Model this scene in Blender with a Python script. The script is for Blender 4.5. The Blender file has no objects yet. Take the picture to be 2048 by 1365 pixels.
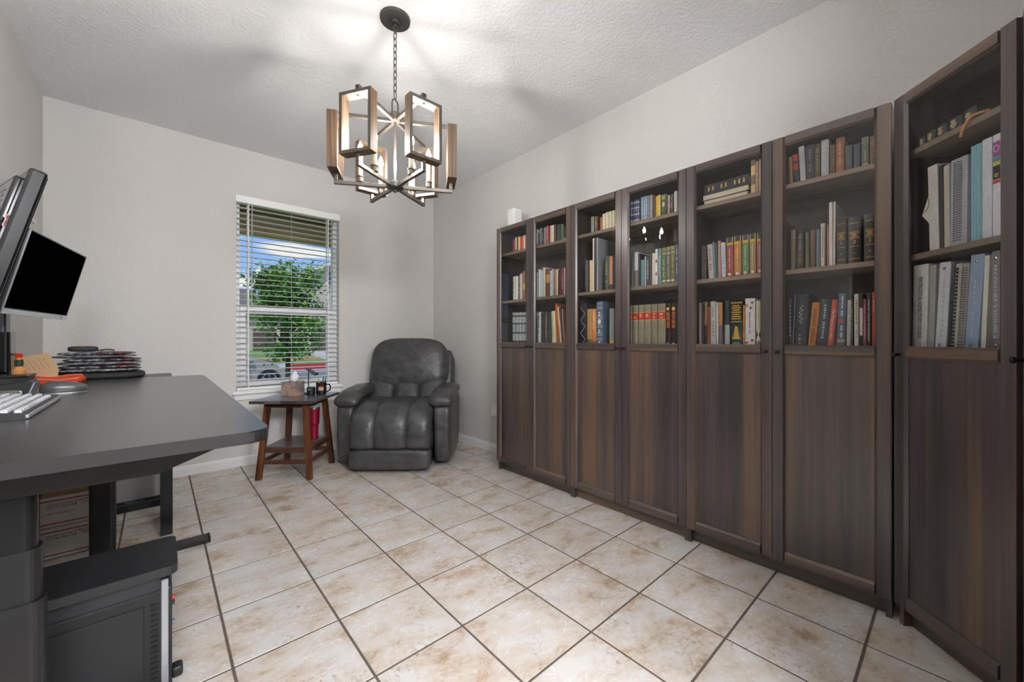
import bpy, bmesh, math, random
from mathutils import Vector, Matrix
random.seed(7)
PI = math.pi
S = bpy.context.scene
COL = S.collection

# ------------------------------------------------------------------ camera
cam = bpy.data.objects.new('camera', bpy.data.cameras.new('camera'))
COL.objects.link(cam)
cam.location = (0, 0, 1.096)
cam.rotation_euler = (PI/2, 0, -math.radians(41.8))
cam.data.sensor_fit = 'HORIZONTAL'
cam.data.sensor_width = 36.0
cam.data.lens = 792/2048*36
cam.data.shift_y = -(682.5-678)/2048
cam.data.clip_start = 0.02
cam.data.clip_end = 500
S.camera = cam

# ------------------------------------------------------------------ exposure
S.view_settings.view_transform = 'Standard'
S.view_settings.look = 'None'
S.view_settings.gamma = 1.0
S.view_settings.use_curve_mapping = False
S.view_settings.exposure = 0.02
BULB = 440.0
FILL_LAMP = 86.0  # strength of the added fill drums behind the camera

# ------------------------------------------------------------------ world sky: blue with drifting clouds
W = bpy.data.worlds.new('sky')
S.world = W
W.use_nodes = True
nt = W.node_tree
nt.nodes.clear()
def N(t, kind, **kw):
    n = t.nodes.new(kind)
    for k, v in kw.items():
        setattr(n, k, v)
    return n
def ramp(t, stops, interp='LINEAR'):
    r = t.nodes.new('ShaderNodeValToRGB')
    r.color_ramp.interpolation = interp
    e = r.color_ramp.elements
    while len(e) < len(stops):
        e.new(0.5)
    for i, (p, c) in enumerate(stops):
        e[i].position = p
        e[i].color = (c[0], c[1], c[2], 1)
    return r
L = nt.links.new
tc = N(nt, 'ShaderNodeTexCoord')
sep = N(nt, 'ShaderNodeSeparateXYZ')
L(tc.outputs['Generated'], sep.inputs[0])
skyr = ramp(nt, [(0.0, (.55, .72, .95)), (0.10, (.36, .58, .96)), (0.35, (.17, .38, .88)), (1.0, (.09, .24, .70))])
L(sep.outputs[2], skyr.inputs[0])
mp = N(nt, 'ShaderNodeMapping')
mp.inputs['Scale'].default_value = (3.2, 3.2, 10.5)
mp.inputs['Location'].default_value = (0.35, 0.1, 0.0)
L(tc.outputs['Generated'], mp.inputs[0])
cn = N(nt, 'ShaderNodeTexNoise')
cn.inputs['Scale'].default_value = 1.6
cn.inputs['Detail'].default_value = 7
L(mp.outputs[0], cn.inputs['Vector'])
cr = ramp(nt, [(0.60, (0, 0, 0)), (0.74, (1, 1, 1))])
# a few separate cumulus puffs low in the sky, their edges broken up by noise
fac = cn.outputs['Fac']
for (dx, dy, dz), (sx, sz) in (((0.2109, 0.9582, 0.1932), (.060, .020)), ((0.1299, 0.9847, 0.1161), (.055, .018)), ((0.2840, 0.9396, 0.1910), (.045, .012)), ((-.35, .90, .25), (.09, .03)), ((.80, .52, .30), (.10, .03))):
    sb_ = N(nt, 'ShaderNodeVectorMath', operation='SUBTRACT')
    sb_.inputs[1].default_value = (dx, dy, dz)
    L(tc.outputs['Generated'], sb_.inputs[0])
    sc_ = N(nt, 'ShaderNodeVectorMath', operation='DIVIDE')
    sc_.inputs[1].default_value = (sx, sx, sz)
    L(sb_.outputs[0], sc_.inputs[0])
    ln_ = N(nt, 'ShaderNodeVectorMath', operation='LENGTH')
    L(sc_.outputs[0], ln_.inputs[0])
    ml_ = N(nt, 'ShaderNodeMath', operation='MULTIPLY_ADD')
    ml_.inputs[1].default_value = -.32
    ml_.inputs[2].default_value = .42
    L(ln_.outputs['Value'], ml_.inputs[0])
    mxm = N(nt, 'ShaderNodeMath', operation='MAXIMUM')
    mxm.inputs[1].default_value = 0.0
    L(ml_.outputs[0], mxm.inputs[0])
    ad_ = N(nt, 'ShaderNodeMath', operation='ADD')
    L(fac, ad_.inputs[0]); L(mxm.outputs[0], ad_.inputs[1])
    fac = ad_.outputs[0]
L(fac, cr.inputs[0])
mx = N(nt, 'ShaderNodeMix', data_type='RGBA')
L(cr.outputs[0], mx.inputs[0])
L(skyr.outputs[0], mx.inputs[6])
mx.inputs[7].default_value = (.92, .92, .93, 1)
bg = N(nt, 'ShaderNodeBackground')
bg.inputs['Strength'].default_value = 1.0
L(mx.outputs[2], bg.inputs[0])
wo = N(nt, 'ShaderNodeOutputWorld')
L(bg.outputs[0], wo.inputs[0])

# ------------------------------------------------------------------ sun (high, behind the house)
sun = bpy.data.objects.new('sun', bpy.data.lights.new('sun', 'SUN'))
COL.objects.link(sun)
sun.data.energy = 2.6
sun.data.angle = 0.01
sun.data.color = (1, .95, .86)
sun.rotation_euler = (math.radians(38), 0, math.radians(-38))
sun.location = (0, -5, 20)

# ================================================================== helpers
def srgb(h):
    c = [int(h[i:i+2], 16)/255 for i in (0, 2, 4)]
    return tuple(x/12.92 if x <= .04045 else ((x+.055)/1.055)**2.4 for x in c)
MATS = {}
def M(name, col='808080', rough=.5, metal=0, emit=0, coat=0, bump=None, var=None, spec=None, sheen=0):
    """principled material; bump=(scale,strength), var=(scale,amount) for fine colour variation"""
    if name in MATS:
        return MATS[name]
    m = bpy.data.materials.new(name)
    m.use_nodes = True
    t = m.node_tree
    b = t.nodes['Principled BSDF']
    c = srgb(col) if isinstance(col, str) else col
    b.inputs['Base Color'].default_value = (*c, 1)
    b.inputs['Roughness'].default_value = rough
    b.inputs['Metallic'].default_value = metal
    b.inputs['Coat Weight'].default_value = coat
    b.inputs['Coat Roughness'].default_value = .28
    if spec is not None:
        b.inputs['Specular IOR Level'].default_value = spec
    if sheen:
        b.inputs['Sheen Weight'].default_value = sheen
    if emit:
        b.inputs['Emission Color'].default_value = (*c, 1)
        b.inputs['Emission Strength'].default_value = emit
    o = t.nodes.new('ShaderNodeTexCoord')
    if var:
        n = N(t, 'ShaderNodeTexNoise')
        n.inputs['Scale'].default_value = var[0]
        n.inputs['Detail'].default_value = 5
        t.links.new(o.outputs['Object'], n.inputs['Vector'])
        a = var[1]
        r = ramp(t, [(.3, tuple(x*(1-a) for x in c)), (.7, tuple(min(1, x*(1+a)) for x in c))])
        t.links.new(n.outputs['Fac'], r.inputs[0])
        t.links.new(r.outputs[0], b.inputs['Base Color'])
    if bump:
        n = N(t, 'ShaderNodeTexNoise')
        n.inputs['Scale'].default_value = bump[0]
        n.inputs['Detail'].default_value = 4
        t.links.new(o.outputs['Object'], n.inputs['Vector'])
        bp = N(t, 'ShaderNodeBump')
        bp.inputs['Strength'].default_value = bump[1]
        bp.inputs['Distance'].default_value = .01
        t.links.new(n.outputs['Fac'], bp.inputs['Height'])
        t.links.new(bp.outputs[0], b.inputs['Normal'])
    MATS[name] = m
    return m
def hexm(h, rough=.55):
    return M('paint_'+h+('' if rough == .55 else '_%d' % int(rough*100)), h, rough)

def obj(name, bm, mat, parent=None, loc=(0, 0, 0), rot=(0, 0, 0), smooth=False):
    me = bpy.data.meshes.new(name)
    bmesh.ops.recalc_face_normals(bm, faces=bm.faces)
    if smooth:
        for f in bm.faces:
            f.smooth = True
    bm.to_mesh(me)
    bm.free()
    if smooth == 'auto':
        pass
    me.materials.append(mat)
    o = bpy.data.objects.new(name, me)
    COL.objects.link(o)
    o.parent = parent
    o.location = loc
    o.rotation_euler = rot
    return o
def inst(name, me, parent=None, loc=(0, 0, 0), rot=(0, 0, 0), scale=None):
    o = bpy.data.objects.new(name, me)
    COL.objects.link(o)
    o.parent = parent
    o.location = loc
    o.rotation_euler = rot
    if scale:
        o.scale = scale
    return o
def tag(o, label=None, cat=None, group=None, kind=None):
    if label: o['label'] = label
    if cat: o['category'] = cat
    if group: o['group'] = group
    if kind: o['kind'] = kind
    return o
def thing(name, label, cat, loc=(0, 0, 0), rz=0, group=None):
    o = bpy.data.objects.new(name, None)
    o.empty_display_size = .05
    COL.objects.link(o)
    o.location = loc
    o.rotation_euler = (0, 0, rz)
    return tag(o, label, cat, group)
def struct(o):
    o['kind'] = 'structure'
    return o

def nb():
    return bmesh.new()
def box(bm, x0, x1, y0, y1, z0, z1, bev=0, seg=1):
    vs = [bm.verts.new((x, y, z)) for x in (x0, x1) for y in (y0, y1) for z in (z0, z1)]
    q = [(0, 1, 3, 2), (4, 6, 7, 5), (0, 4, 5, 1), (2, 3, 7, 6), (0, 2, 6, 4), (1, 5, 7, 3)]
    fs = [bm.faces.new([vs[i] for i in f]) for f in q]
    if bev:
        es = list({e for f in fs for e in f.edges})
        bmesh.ops.bevel(bm, geom=es, offset=bev, segments=seg, affect='EDGES', profile=.5)
    return bm
def bx(*a, **k):
    return box(nb(), *a, **k)
def frame_of(d):
    d = d.normalized()
    a = Vector((0, 0, 1)) if abs(d.z) < .9 else Vector((1, 0, 0))
    u = d.cross(a).normalized()
    v = d.cross(u).normalized()
    return u, v
def tube(bm, pts, r, n=8, cap=True):
    """round bar along pts; r number or list"""
    pts = [Vector(p) for p in pts]
    rs = r if isinstance(r, (list, tuple)) else [r]*len(pts)
    rings = []
    u = None
    for i, p in enumerate(pts):
        d = (pts[min(i+1, len(pts)-1)]-pts[max(i-1, 0)])
        if u is None:
            u, v = frame_of(d)
        else:
            dn = d.normalized()
            u = (u-dn*u.dot(dn)).normalized()
            v = dn.cross(u)
        rings.append([bm.verts.new(p+(u*math.cos(2*PI*k/n)+v*math.sin(2*PI*k/n))*rs[i]) for k in range(n)])
    for a, b in zip(rings, rings[1:]):
        for k in range(n):
            bm.faces.new((a[k], a[(k+1) % n], b[(k+1) % n], b[k]))
    if cap:
        bm.faces.new(rings[0][::-1])
        bm.faces.new(rings[-1])
    return bm
def lathe(bm, prof, n=20, c=(0, 0, 0), sx=1, sy=1):
    rings = []
    for r, z in prof:
        rings.append([bm.verts.new((c[0]+sx*max(r, 1e-5)*math.cos(2*PI*k/n), c[1]+sy*max(r, 1e-5)*math.sin(2*PI*k/n), c[2]+z)) for k in range(n)])
    for a, b in zip(rings, rings[1:]):
        for k in range(n):
            bm.faces.new((a[k], a[(k+1) % n], b[(k+1) % n], b[k]))
    bm.faces.new(rings[0][::-1])
    bm.faces.new(rings[-1])
    return bm
def prism(bm, poly, h0, h1, fn):
    """extrude 2D polygon between h0 and h1, fn(u,v,w)->xyz"""
    a = [bm.verts.new(fn(u, v, h0)) for u, v in poly]
    b = [bm.verts.new(fn(u, v, h1)) for u, v in poly]
    n = len(poly)
    bm.faces.new(a[::-1])
    bm.faces.new(b)
    for i in range(n):
        bm.faces.new((a[i], a[(i+1) % n], b[(i+1) % n], b[i]))
    return bm
XY = lambda u, v, w: (u, v, w)
XZ = lambda u, v, w: (u, w, v)
YZ = lambda u, v, w: (w, u, v)
def rrect(x0, x1, y0, y1, r, n=5):
    out = []
    for cx, cy, a0 in ((x1-r, y1-r, 0), (x0+r, y1-r, PI/2), (x0+r, y0+r, PI), (x1-r, y0+r, 1.5*PI)):
        for k in range(n+1):
            a = a0+PI/2*k/n
            out.append((cx+r*math.cos(a), cy+r*math.sin(a)))
    return out
def superbox(bm, c, size, k=4.5, n=8, fn=None, R=None):
    """puffy rounded box: cube grid pushed to a superellipsoid"""
    ids = {}
    def vert(p):
        key = tuple(round(x, 5) for x in p)
        if key not in ids:
            q = Vector(p)
            m = (abs(q.x)**k+abs(q.y)**k+abs(q.z)**k)**(1/k)
            q = q/m
            if fn:
                q = fn(q)
            q = Vector((q.x*size[0]/2, q.y*size[1]/2, q.z*size[2]/2))
            if R:
                q = R @ q
            ids[key] = bm.verts.new(q+Vector(c))
        return ids[key]
    g = [math.tan((-1+2*i/n)*PI/4) for i in range(n+1)]
    for ax in range(3):
        for sgn in (-1, 1):
            for i in range(n):
                for j in range(n):
                    def mk(a, b):
                        p = [0, 0, 0]
                        p[ax] = sgn
                        p[(ax+1) % 3] = a
                        p[(ax+2) % 3] = b
                        return vert(p)
                    bm.faces.new((mk(g[i], g[j]), mk(g[i+1], g[j]), mk(g[i+1], g[j+1]), mk(g[i], g[j+1])))
    return bm
def smoothpath(pts, n=4):
    P = [Vector(p) for p in pts]
    out = []
    for i in range(len(P)-1):
        p0 = P[max(i-1, 0)]; p1 = P[i]; p2 = P[i+1]; p3 = P[min(i+2, len(P)-1)]
        for s in range(n):
            t = s/n
            out.append(.5*((2*p1)+(p2-p0)*t+(2*p0-5*p1+4*p2-p3)*t*t+(3*p1-p0-3*p2+p3)*t**3))
    out.append(P[-1])
    return out
def cushion(bm, path, a, b, k=3.2, nseg=20, endr=.06, cx=0, wob=0):
    """padded strip swept along a (y,z) path; half width a (x), half thickness b; rounded ends"""
    P = smoothpath([(0, y, z) for y, z in path], 5)
    Ls = [0]
    for i in range(1, len(P)):
        Ls.append(Ls[-1]+(P[i]-P[i-1]).length)
    T = Ls[-1]
    rings = []
    for i, p in enumerate(P):
        d = (P[min(i+1, len(P)-1)]-P[max(i-1, 0)]).normalized()
        nrm = Vector((0, -d.z, d.y))
        e = min(Ls[i], T-Ls[i])/endr
        s = 1 if e >= 1 else math.sqrt(max(0, 1-(1-e)**2))
        s = max(s, .12)
        ring = []
        for q in range(nseg):
            th = 2*PI*q/nseg
            co, si = math.cos(th), math.sin(th)
            m = (abs(co)**k+abs(si)**k)**(-1/k)
            w = 1+wob*math.sin(7*Ls[i]/T*PI+q)*.5 if wob else 1
            ring.append(bm.verts.new(Vector((cx+co*m*a*(.5+.5*s)*w, 0, 0))+p+nrm*si*m*b*s*w))
        rings.append(ring)
    for r0, r1 in zip(rings, rings[1:]):
        for q in range(nseg):
            bm.faces.new((r0[q], r0[(q+1) % nseg], r1[(q+1) % nseg], r1[q]))
    bm.faces.new(rings[0][::-1])
    bm.faces.new(rings[-1])
    return bm
def textmesh(name, s, size, mat, parent, mtx, align='CENTER', width=None, ext=.0004):
    cu = bpy.data.curves.new(name, 'FONT')
    cu.body = s
    cu.size = size
    cu.align_x = align
    cu.align_y = 'CENTER'
    cu.extrude = ext
    cu.resolution_u = 2
    t = bpy.data.objects.new(name, cu)
    COL.objects.link(t)
    me = bpy.data.meshes.new_from_object(t)
    bpy.data.objects.remove(t)
    me.materials.clear()
    me.materials.append(mat)
    if width:
        w = max(v.co.x for v in me.vertices)-min(v.co.x for v in me.vertices)
        k = width/w
        for v in me.vertices:
            v.co.x *= k
    o = bpy.data.objects.new(name, me)
    COL.objects.link(o)
    o.parent = parent
    o.matrix_local = mtx
    return o

# ------------------------------------------------------------------ main procedural materials
def wall_mat(name, col, sc, st):
    m = M(name, col, .85)
    t = m.node_tree
    b = t.nodes['Principled BSDF']
    o = t.nodes.new('ShaderNodeTexCoord')
    n = N(t, 'ShaderNodeTexNoise')
    n.inputs['Scale'].default_value = sc
    n.inputs['Detail'].default_value = 3
    t.links.new(o.outputs['Object'], n.inputs['Vector'])
    r = ramp(t, [(.42, (0, 0, 0)), (.60, (1, 1, 1))])
    t.links.new(n.outputs['Fac'], r.inputs[0])
    bp = N(t, 'ShaderNodeBump')
    bp.inputs['Strength'].default_value = st
    bp.inputs['Distance'].default_value = .004
    t.links.new(r.outputs[0], bp.inputs['Height'])
    t.links.new(bp.outputs[0], b.inputs['Normal'])
    return m
WALL = wall_mat('wall_paint', 'd3d0cd', 75, .35)
CEIL = wall_mat('ceiling_paint', 'eaeaeb', 60, .45)
TRIM = M('trim_white', 'e9e9ea', .4)
VINYL = M('vinyl_white', 'eeeef0', .35)
def wood_mat(name, dark, mid, light, axis, rough=.38, stripes=True, coat=.0):
    m = M(name, dark, rough, coat=coat)
    m.node_tree.nodes['Principled BSDF'].inputs['Coat Roughness'].default_value = .3
    t = m.node_tree
    b = t.nodes['Principled BSDF']
    o = t.nodes.new('ShaderNodeTexCoord')
    oi = t.nodes.new('ShaderNodeObjectInfo')
    ad = N(t, 'ShaderNodeVectorMath', operation='MULTIPLY_ADD')
    ad.inputs[1].default_value = (7.3, 7.3, 7.3)
    t.links.new(oi.outputs['Random'], ad.inputs[0])
    t.links.new(o.outputs['Object'], ad.inputs[2])
    sc = [70, 70, 70]
    sc[axis] = 1.6
    mp1 = N(t, 'ShaderNodeMapping')
    mp1.inputs['Scale'].default_value = sc
    t.links.new(ad.outputs[0], mp1.inputs[0])
    n1 = N(t, 'ShaderNodeTexNoise')
    n1.inputs['Scale'].default_value = 1
    n1.inputs['Detail'].default_value = 6
    n1.inputs['Distortion'].default_value = .6
    t.links.new(mp1.outputs[0], n1.inputs['Vector'])
    sc2 = [13, 13, 13]
    sc2[axis] = .35
    mp2 = N(t, 'ShaderNodeMapping')
    mp2.inputs['Scale'].default_value = sc2
    t.links.new(ad.outputs[0], mp2.inputs[0])
    n2 = N(t, 'ShaderNodeTexNoise')
    n2.inputs['Scale'].default_value = 1
    n2.inputs['Detail'].default_value = 2
    t.links.new(mp2.outputs[0], n2.inputs['Vector'])
    mxx = N(t, 'ShaderNodeMix', data_type='FLOAT')
    mxx.inputs[0].default_value = .68 if stripes else .25
    t.links.new(n1.outputs['Fac'], mxx.inputs[2])
    t.links.new(n2.outputs['Fac'], mxx.inputs[3])
    r = ramp(t, [(.36, srgb(dark)), (.5, srgb(mid)), (.62, srgb(light))])
    t.links.new(mxx.outputs[0], r.inputs[0])
    t.links.new(r.outputs[0], b.inputs['Base Color'])
    bp = N(t, 'ShaderNodeBump')
    bp.inputs['Strength'].default_value = .12
    bp.inputs['Distance'].default_value = .002
    t.links.new(n1.outputs['Fac'], bp.inputs['Height'])
    t.links.new(bp.outputs[0], b.inputs['Normal'])
    return m
WOODV = wood_mat('dark_walnut_vertical', '352e2e', '4b413f', '66503f', 2, .34, True, .45)
WOODH = wood_mat('dark_walnut_horizontal', '3a322e', '52463f', '6d5848', 0, .34, True, .45)
WOODIN = M('dark_walnut_inside', '645d58', .6, var=(30, .10))
SHELFEDGE = wood_mat('shelf_board', '655a50', '82725f', '958270', 0, .5)
REDWOOD = wood_mat('stained_mahogany', '2a1711', '56321f', '7a4628', 2, .35)
REDWOODH = wood_mat('stained_mahogany_rail', '2a1711', '4e2f20', '6b4028', 0, .35)
TABLETOP = wood_mat('side_table_top_wood', '3a3637', '524c4e', '666062', 0, .22, True, .9)
OLDWOOD = wood_mat('weathered_oak', '3c2e20', '5c4734', '765c42', 2, .6, False)
GUN = M('gunmetal', '6b645e', .42, .8)
GUND = M('gunmetal_dark', '4e4c4a', .42, .5)
BLACK = M('black_plastic', '17181a', .38)
BLACKM = M('black_metal', '141517', .34, .3)
GLOSSBLK = M('gloss_black', '08090b', .08)
CHROME = M('chrome', 'c8cacc', .15, 1)

def glass_mat(name, fac=.12, tint=(1, 1, 1), rough=0.0, ior=1.5):
    m = bpy.data.materials.new(name)
    m.use_nodes = True
    t = m.node_tree
    t.nodes.clear()
    out = N(t, 'ShaderNodeOutputMaterial')
    mixs = N(t, 'ShaderNodeMixShader')
    tr = N(t, 'ShaderNodeBsdfTransparent')
    tr.inputs[0].default_value = (*tint, 1)
    gl = N(t, 'ShaderNodeBsdfGlossy')
    gl.inputs['Roughness'].default_value = rough
    fr = N(t, 'ShaderNodeFresnel')
    fr.inputs[0].default_value = ior
    ge = N(t, 'ShaderNodeNewGeometry')
    inv = N(t, 'ShaderNodeMath', operation='SUBTRACT')
    inv.inputs[0].default_value = 1.0
    t.links.new(ge.outputs['Backfacing'], inv.inputs[1])
    mul = N(t, 'ShaderNodeMath', operation='MULTIPLY')
    t.links.new(fr.outputs[0], mul.inputs[0])
    t.links.new(inv.outputs[0], mul.inputs[1])
    t.links.new(mul.outputs[0], mixs.inputs[0])
    t.links.new(tr.outputs[0], mixs.inputs[1])
    t.links.new(gl.outputs[0], mixs.inputs[2])
    t.links.new(mixs.outputs[0], out.inputs[0])
    return m
GLASS = glass_mat('cabinet_glass', tint=(.93, .93, .93), ior=1.5)
WGLASS = glass_mat('window_glass', tint=(.97, .98, .98), ior=1.45)

# floor tile: creamy stone with brown veined patches, different on every tile
TILE = M('tile_stone', 'cfc4b8', .2)
def _tile():
    t = TILE.node_tree
    b = t.nodes['Principled BSDF']
    b.inputs['Specular IOR Level'].default_value = .6
    o = t.nodes.new('ShaderNodeTexCoord')
    oi = t.nodes.new('ShaderNodeObjectInfo')
    ad = N(t, 'ShaderNodeVectorMath', operation='MULTIPLY_ADD')
    ad.inputs[1].default_value = (31, 17, 23)
    t.links.new(oi.outputs['Random'], ad.inputs[0])
    t.links.new(o.outputs['Object'], ad.inputs[2])
    def noise(scale, det, dist=0, stretch=None):
        n = N(t, 'ShaderNodeTexNoise')
        n.inputs['Scale'].default_value = scale
        n.inputs['Detail'].default_value = det
        n.inputs['Distortion'].default_value = dist
        if stretch:
            q = N(t, 'ShaderNodeMapping')
            q.inputs['Scale'].default_value = stretch
            q.inputs['Rotation'].default_value = (0, 0, .5)
            t.links.new(ad.outputs[0], q.inputs[0])
            t.links.new(q.outputs[0], n.inputs['Vector'])
        else:
            t.links.new(ad.outputs[0], n.inputs['Vector'])
        return n
    a = noise(5.0, 10, .25, (1, 1.5, 1))
    a.inputs['Roughness'].default_value = .68
    r1 = ramp(t, [(.40, srgb('d3cfcc')), (.54, srgb('c9bfb4')), (.63, srgb('b5a18d')), (.76, srgb('9a8169'))])
    t.links.new(a.outputs['Fac'], r1.inputs[0])
    f = noise(62, 8, .8)
    r2 = ramp(t, [(.32, (.48, .42, .37)), (.43, (.88, .85, .82)), (.52, (1, 1, 1))])
    t.links.new(f.outputs['Fac'], r2.inputs[0])
    g = noise(4.2, 3, .4)
    r3 = ramp(t, [(.44, (0, 0, 0)), (.62, (1, 1, 1))])
    t.links.new(g.outputs['Fac'], r3.inputs[0])
    mm = N(t, 'ShaderNodeMix', data_type='RGBA', blend_type='MULTIPLY')
    t.links.new(r3.outputs[0], mm.inputs[0])
    t.links.new(r1.outputs[0], mm.inputs[6])
    t.links.new(r2.outputs[0], mm.inputs[7])
    t.links.new(mm.outputs[2], b.inputs['Base Color'])
    rr = ramp(t, [(.3, (.30, .30, .30)), (.7, (.20, .20, .20))])
    t.links.new(f.outputs['Fac'], rr.inputs[0])
    t.links.new(rr.outputs[0], b.inputs['Roughness'])
    bp = N(t, 'ShaderNodeBump')
    bp.inputs['Strength'].default_value = .08
    bp.inputs['Distance'].default_value = .003
    t.links.new(a.outputs['Fac'], bp.inputs['Height'])
    t.links.new(bp.outputs[0], b.inputs['Normal'])
_tile()
GROUT = M('grout', '5d534b', .9, var=(40, .15))

# ================================================================== room shell
X0, X1, Y0, Y1, ZC = -.58, 2.425, -.47, 4.107, 2.74
WX0, WX1, WZ0, WZ1 = .50, 1.352, .64, 2.335      # window opening
T = .15
floor = struct(obj('floor', bx(X0-2.2, X1+T, Y0-5, Y1+T, -.12, -.0018), GROUT))
PX, PY, GX, GY = .3405, .347, .527, 1.948
full = None
nx0 = math.floor((X0-GX)/PX); ny0 = math.floor((Y0-GY)/PY)
for i in range(nx0, 8):
    for j in range(ny0, 8):
        xa, xb = GX+i*PX+.0042, GX+(i+1)*PX-.0042
        ya, yb = GY+j*PY+.0042, GY+(j+1)*PY-.0042
        xa, xb, ya, yb = max(xa, X0), min(xb, X1), max(ya, Y0), min(yb, Y1)
        if xb-xa < .012 or yb-ya < .012:
            continue
        w, h = xb-xa, yb-ya
        if abs(w-(PX-.0084)) < 1e-4 and abs(h-(PY-.0084)) < 1e-4:
            if full is None:
                tl = obj('tile', bx(-w/2, w/2, -h/2, h/2, -.006, 0, bev=.0011), TILE, floor, ((xa+xb)/2, (ya+yb)/2, 0))
                full = tl.data
            else:
                inst('tile', full, floor, ((xa+xb)/2, (ya+yb)/2, 0))
        else:
            obj('tile', bx(-w/2, w/2, -h/2, h/2, -.006, 0, bev=.0011), TILE, floor, ((xa+xb)/2, (ya+yb)/2, 0))
struct(obj('ceiling', bx(X0-2.2, X1+T, Y0-5, Y1+T, ZC, ZC+.12), CEIL))
b = nb()
box(b, X0-T, WX0, Y1, Y1+T, 0, ZC); box(b, WX1, X1+T, Y1, Y1+T, 0, ZC)
box(b, WX0, WX1, Y1, Y1+T, 0, WZ0); box(b, WX0, WX1, Y1, Y1+T, WZ1, ZC)
struct(obj('wall_back', b, WALL))
struct(obj('wall_right', bx(X1, X1+T, Y0-T, Y1, 0, ZC), WALL))
# near wall; wide opening behind the camera is added to let fill light in
b = nb()
OX0, OX1, OZ = -.50, 1.00, 2.66
box(b, X0, OX0, Y0-T, Y0, 0, ZC); box(b, OX1, X1, Y0-T, Y0, 0, ZC); box(b, OX0, OX1, Y0-T, Y0, OZ, ZC)
struct(obj('wall_near', b, WALL))
# left wall with an arched opening to the hall
ay0, ay1, az = -.36, .66, 1.95
poly = [(Y0-T, 0), (ay0, 0), (ay0, az)]
for k in range(1, 16):
    a = PI-PI*k/16
    poly.append(((ay0+ay1)/2+(ay1-ay0)/2*math.cos(a), az+.42*math.sin(a)))
poly += [(ay1, az), (ay1, 0), (Y1, 0), (Y1, ZC), (Y0-T, ZC)]
struct(obj('wall_left', prism(nb(), poly, X0-T, X0, YZ), WALL))
b = nb()
box(b, X0-2.2, X0-2.05, Y0-5, 2.2, 0, ZC); box(b, X0-2.2, X0-T, 2.05, 2.2, 0, ZC); box(b, X0-2.05, X0, Y0-T, Y0, 0, ZC)
struct(obj('wall_hall', b, WALL))
b = nb()
box(b, X1, X1+T, Y0-5, Y0-T, 0, ZC); box(b, X0-2.05, X1, Y0-5, Y0-4.85, 0, ZC)
struct(obj('wall_fill_room', b, WALL))  # made-up room behind the camera that holds the fill drums
# baseboards with a stepped top
def baseboard(name, p0, p1, n):
    p0 = Vector((*p0, 0)); p1 = Vector((*p1, 0)); n = Vector((*n, 0))
    prof = [(0, 0), (.014, 0), (.014, .058), (.010, .064), (.010, .072), (.006, .08), (0, .08)]
    b = nb()
    r = [[b.verts.new(p+n*u+Vector((0, 0, v))) for u, v in prof] for p in (p0, p1)]
    m = len(prof)
    for k in range(m):
        b.faces.new((r[0][k], r[0][(k+1) % m], r[1][(k+1) % m], r[1][k]))
    b.faces.new(r[0]); b.faces.new(r[1][::-1])
    return struct(obj(name, b, TRIM))
baseboard('baseboard_back', (X0, Y1), (X1, Y1), (0, -1))
baseboard('baseboard_right', (X1, Y1-.014), (X1, 2.60), (-1, 0))
baseboard('baseboard_left', (X0, .66), (X0, Y1-.014), (1, 0))

# ------------------------------------------------------------------ window
win = struct(thing('window_1', 'white vinyl single-hung window behind the blind', 'window', (0, 0, 0)))
del win['category']
yw = Y1+.085
def part(name, mat, *a, parent=None, **k):
    return obj(name, bx(*a, **k), mat, parent)
fw = .035
b = nb()
box(b, WX0, WX0+fw, yw, yw+.06, WZ0, WZ1); box(b, WX1-fw, WX1, yw, yw+.06, WZ0, WZ1)
box(b, WX0+fw, WX1-fw, yw, yw+.06, WZ0, WZ0+fw); box(b, WX0+fw, WX1-fw, yw, yw+.06, WZ1-fw, WZ1)
obj('window_frame', b, VINYL, win)
zm = 1.325
b = nb()
box(b, WX0+fw, WX0+fw+.045, yw-.012, yw+.03, WZ0+fw, zm, bev=.003); box(b, WX1-fw-.045, WX1-fw, yw-.012, yw+.03, WZ0+fw, zm, bev=.003)
box(b, WX0+fw+.045, WX1-fw-.045, yw-.012, yw+.03, WZ0+fw, WZ0+fw+.05, bev=.003)
obj('lower_sash', b, VINYL, win)
part('meeting_rail', VINYL, WX0+fw, WX1-fw, yw-.018, yw+.045, zm-.005, zm+.062, parent=win, bev=.004)
part('window_pane', WGLASS, WX0+fw+.04, WX1-fw-.04, yw+.008, yw+.012, WZ0+fw+.045, zm, parent=win)
part('window_pane', WGLASS, WX0+fw, WX1-fw, yw+.036, yw+.040, zm+.05, WZ1-fw, parent=win)
b = nb()
box(b, WX0-.03, WX1+.03, Y1-.035, Y1+.0, WZ0-.025, WZ0, bev=.006, seg=2)
box(b, WX0, WX1, Y1, yw, WZ0-.0, WZ0+.006)
obj('window_sill', b, TRIM, win)
part('apron_trim', TRIM, WX0-.015, WX1+.015, Y1-.014, Y1, WZ0-.075, WZ0-.025, parent=win, bev=.004)
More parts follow.
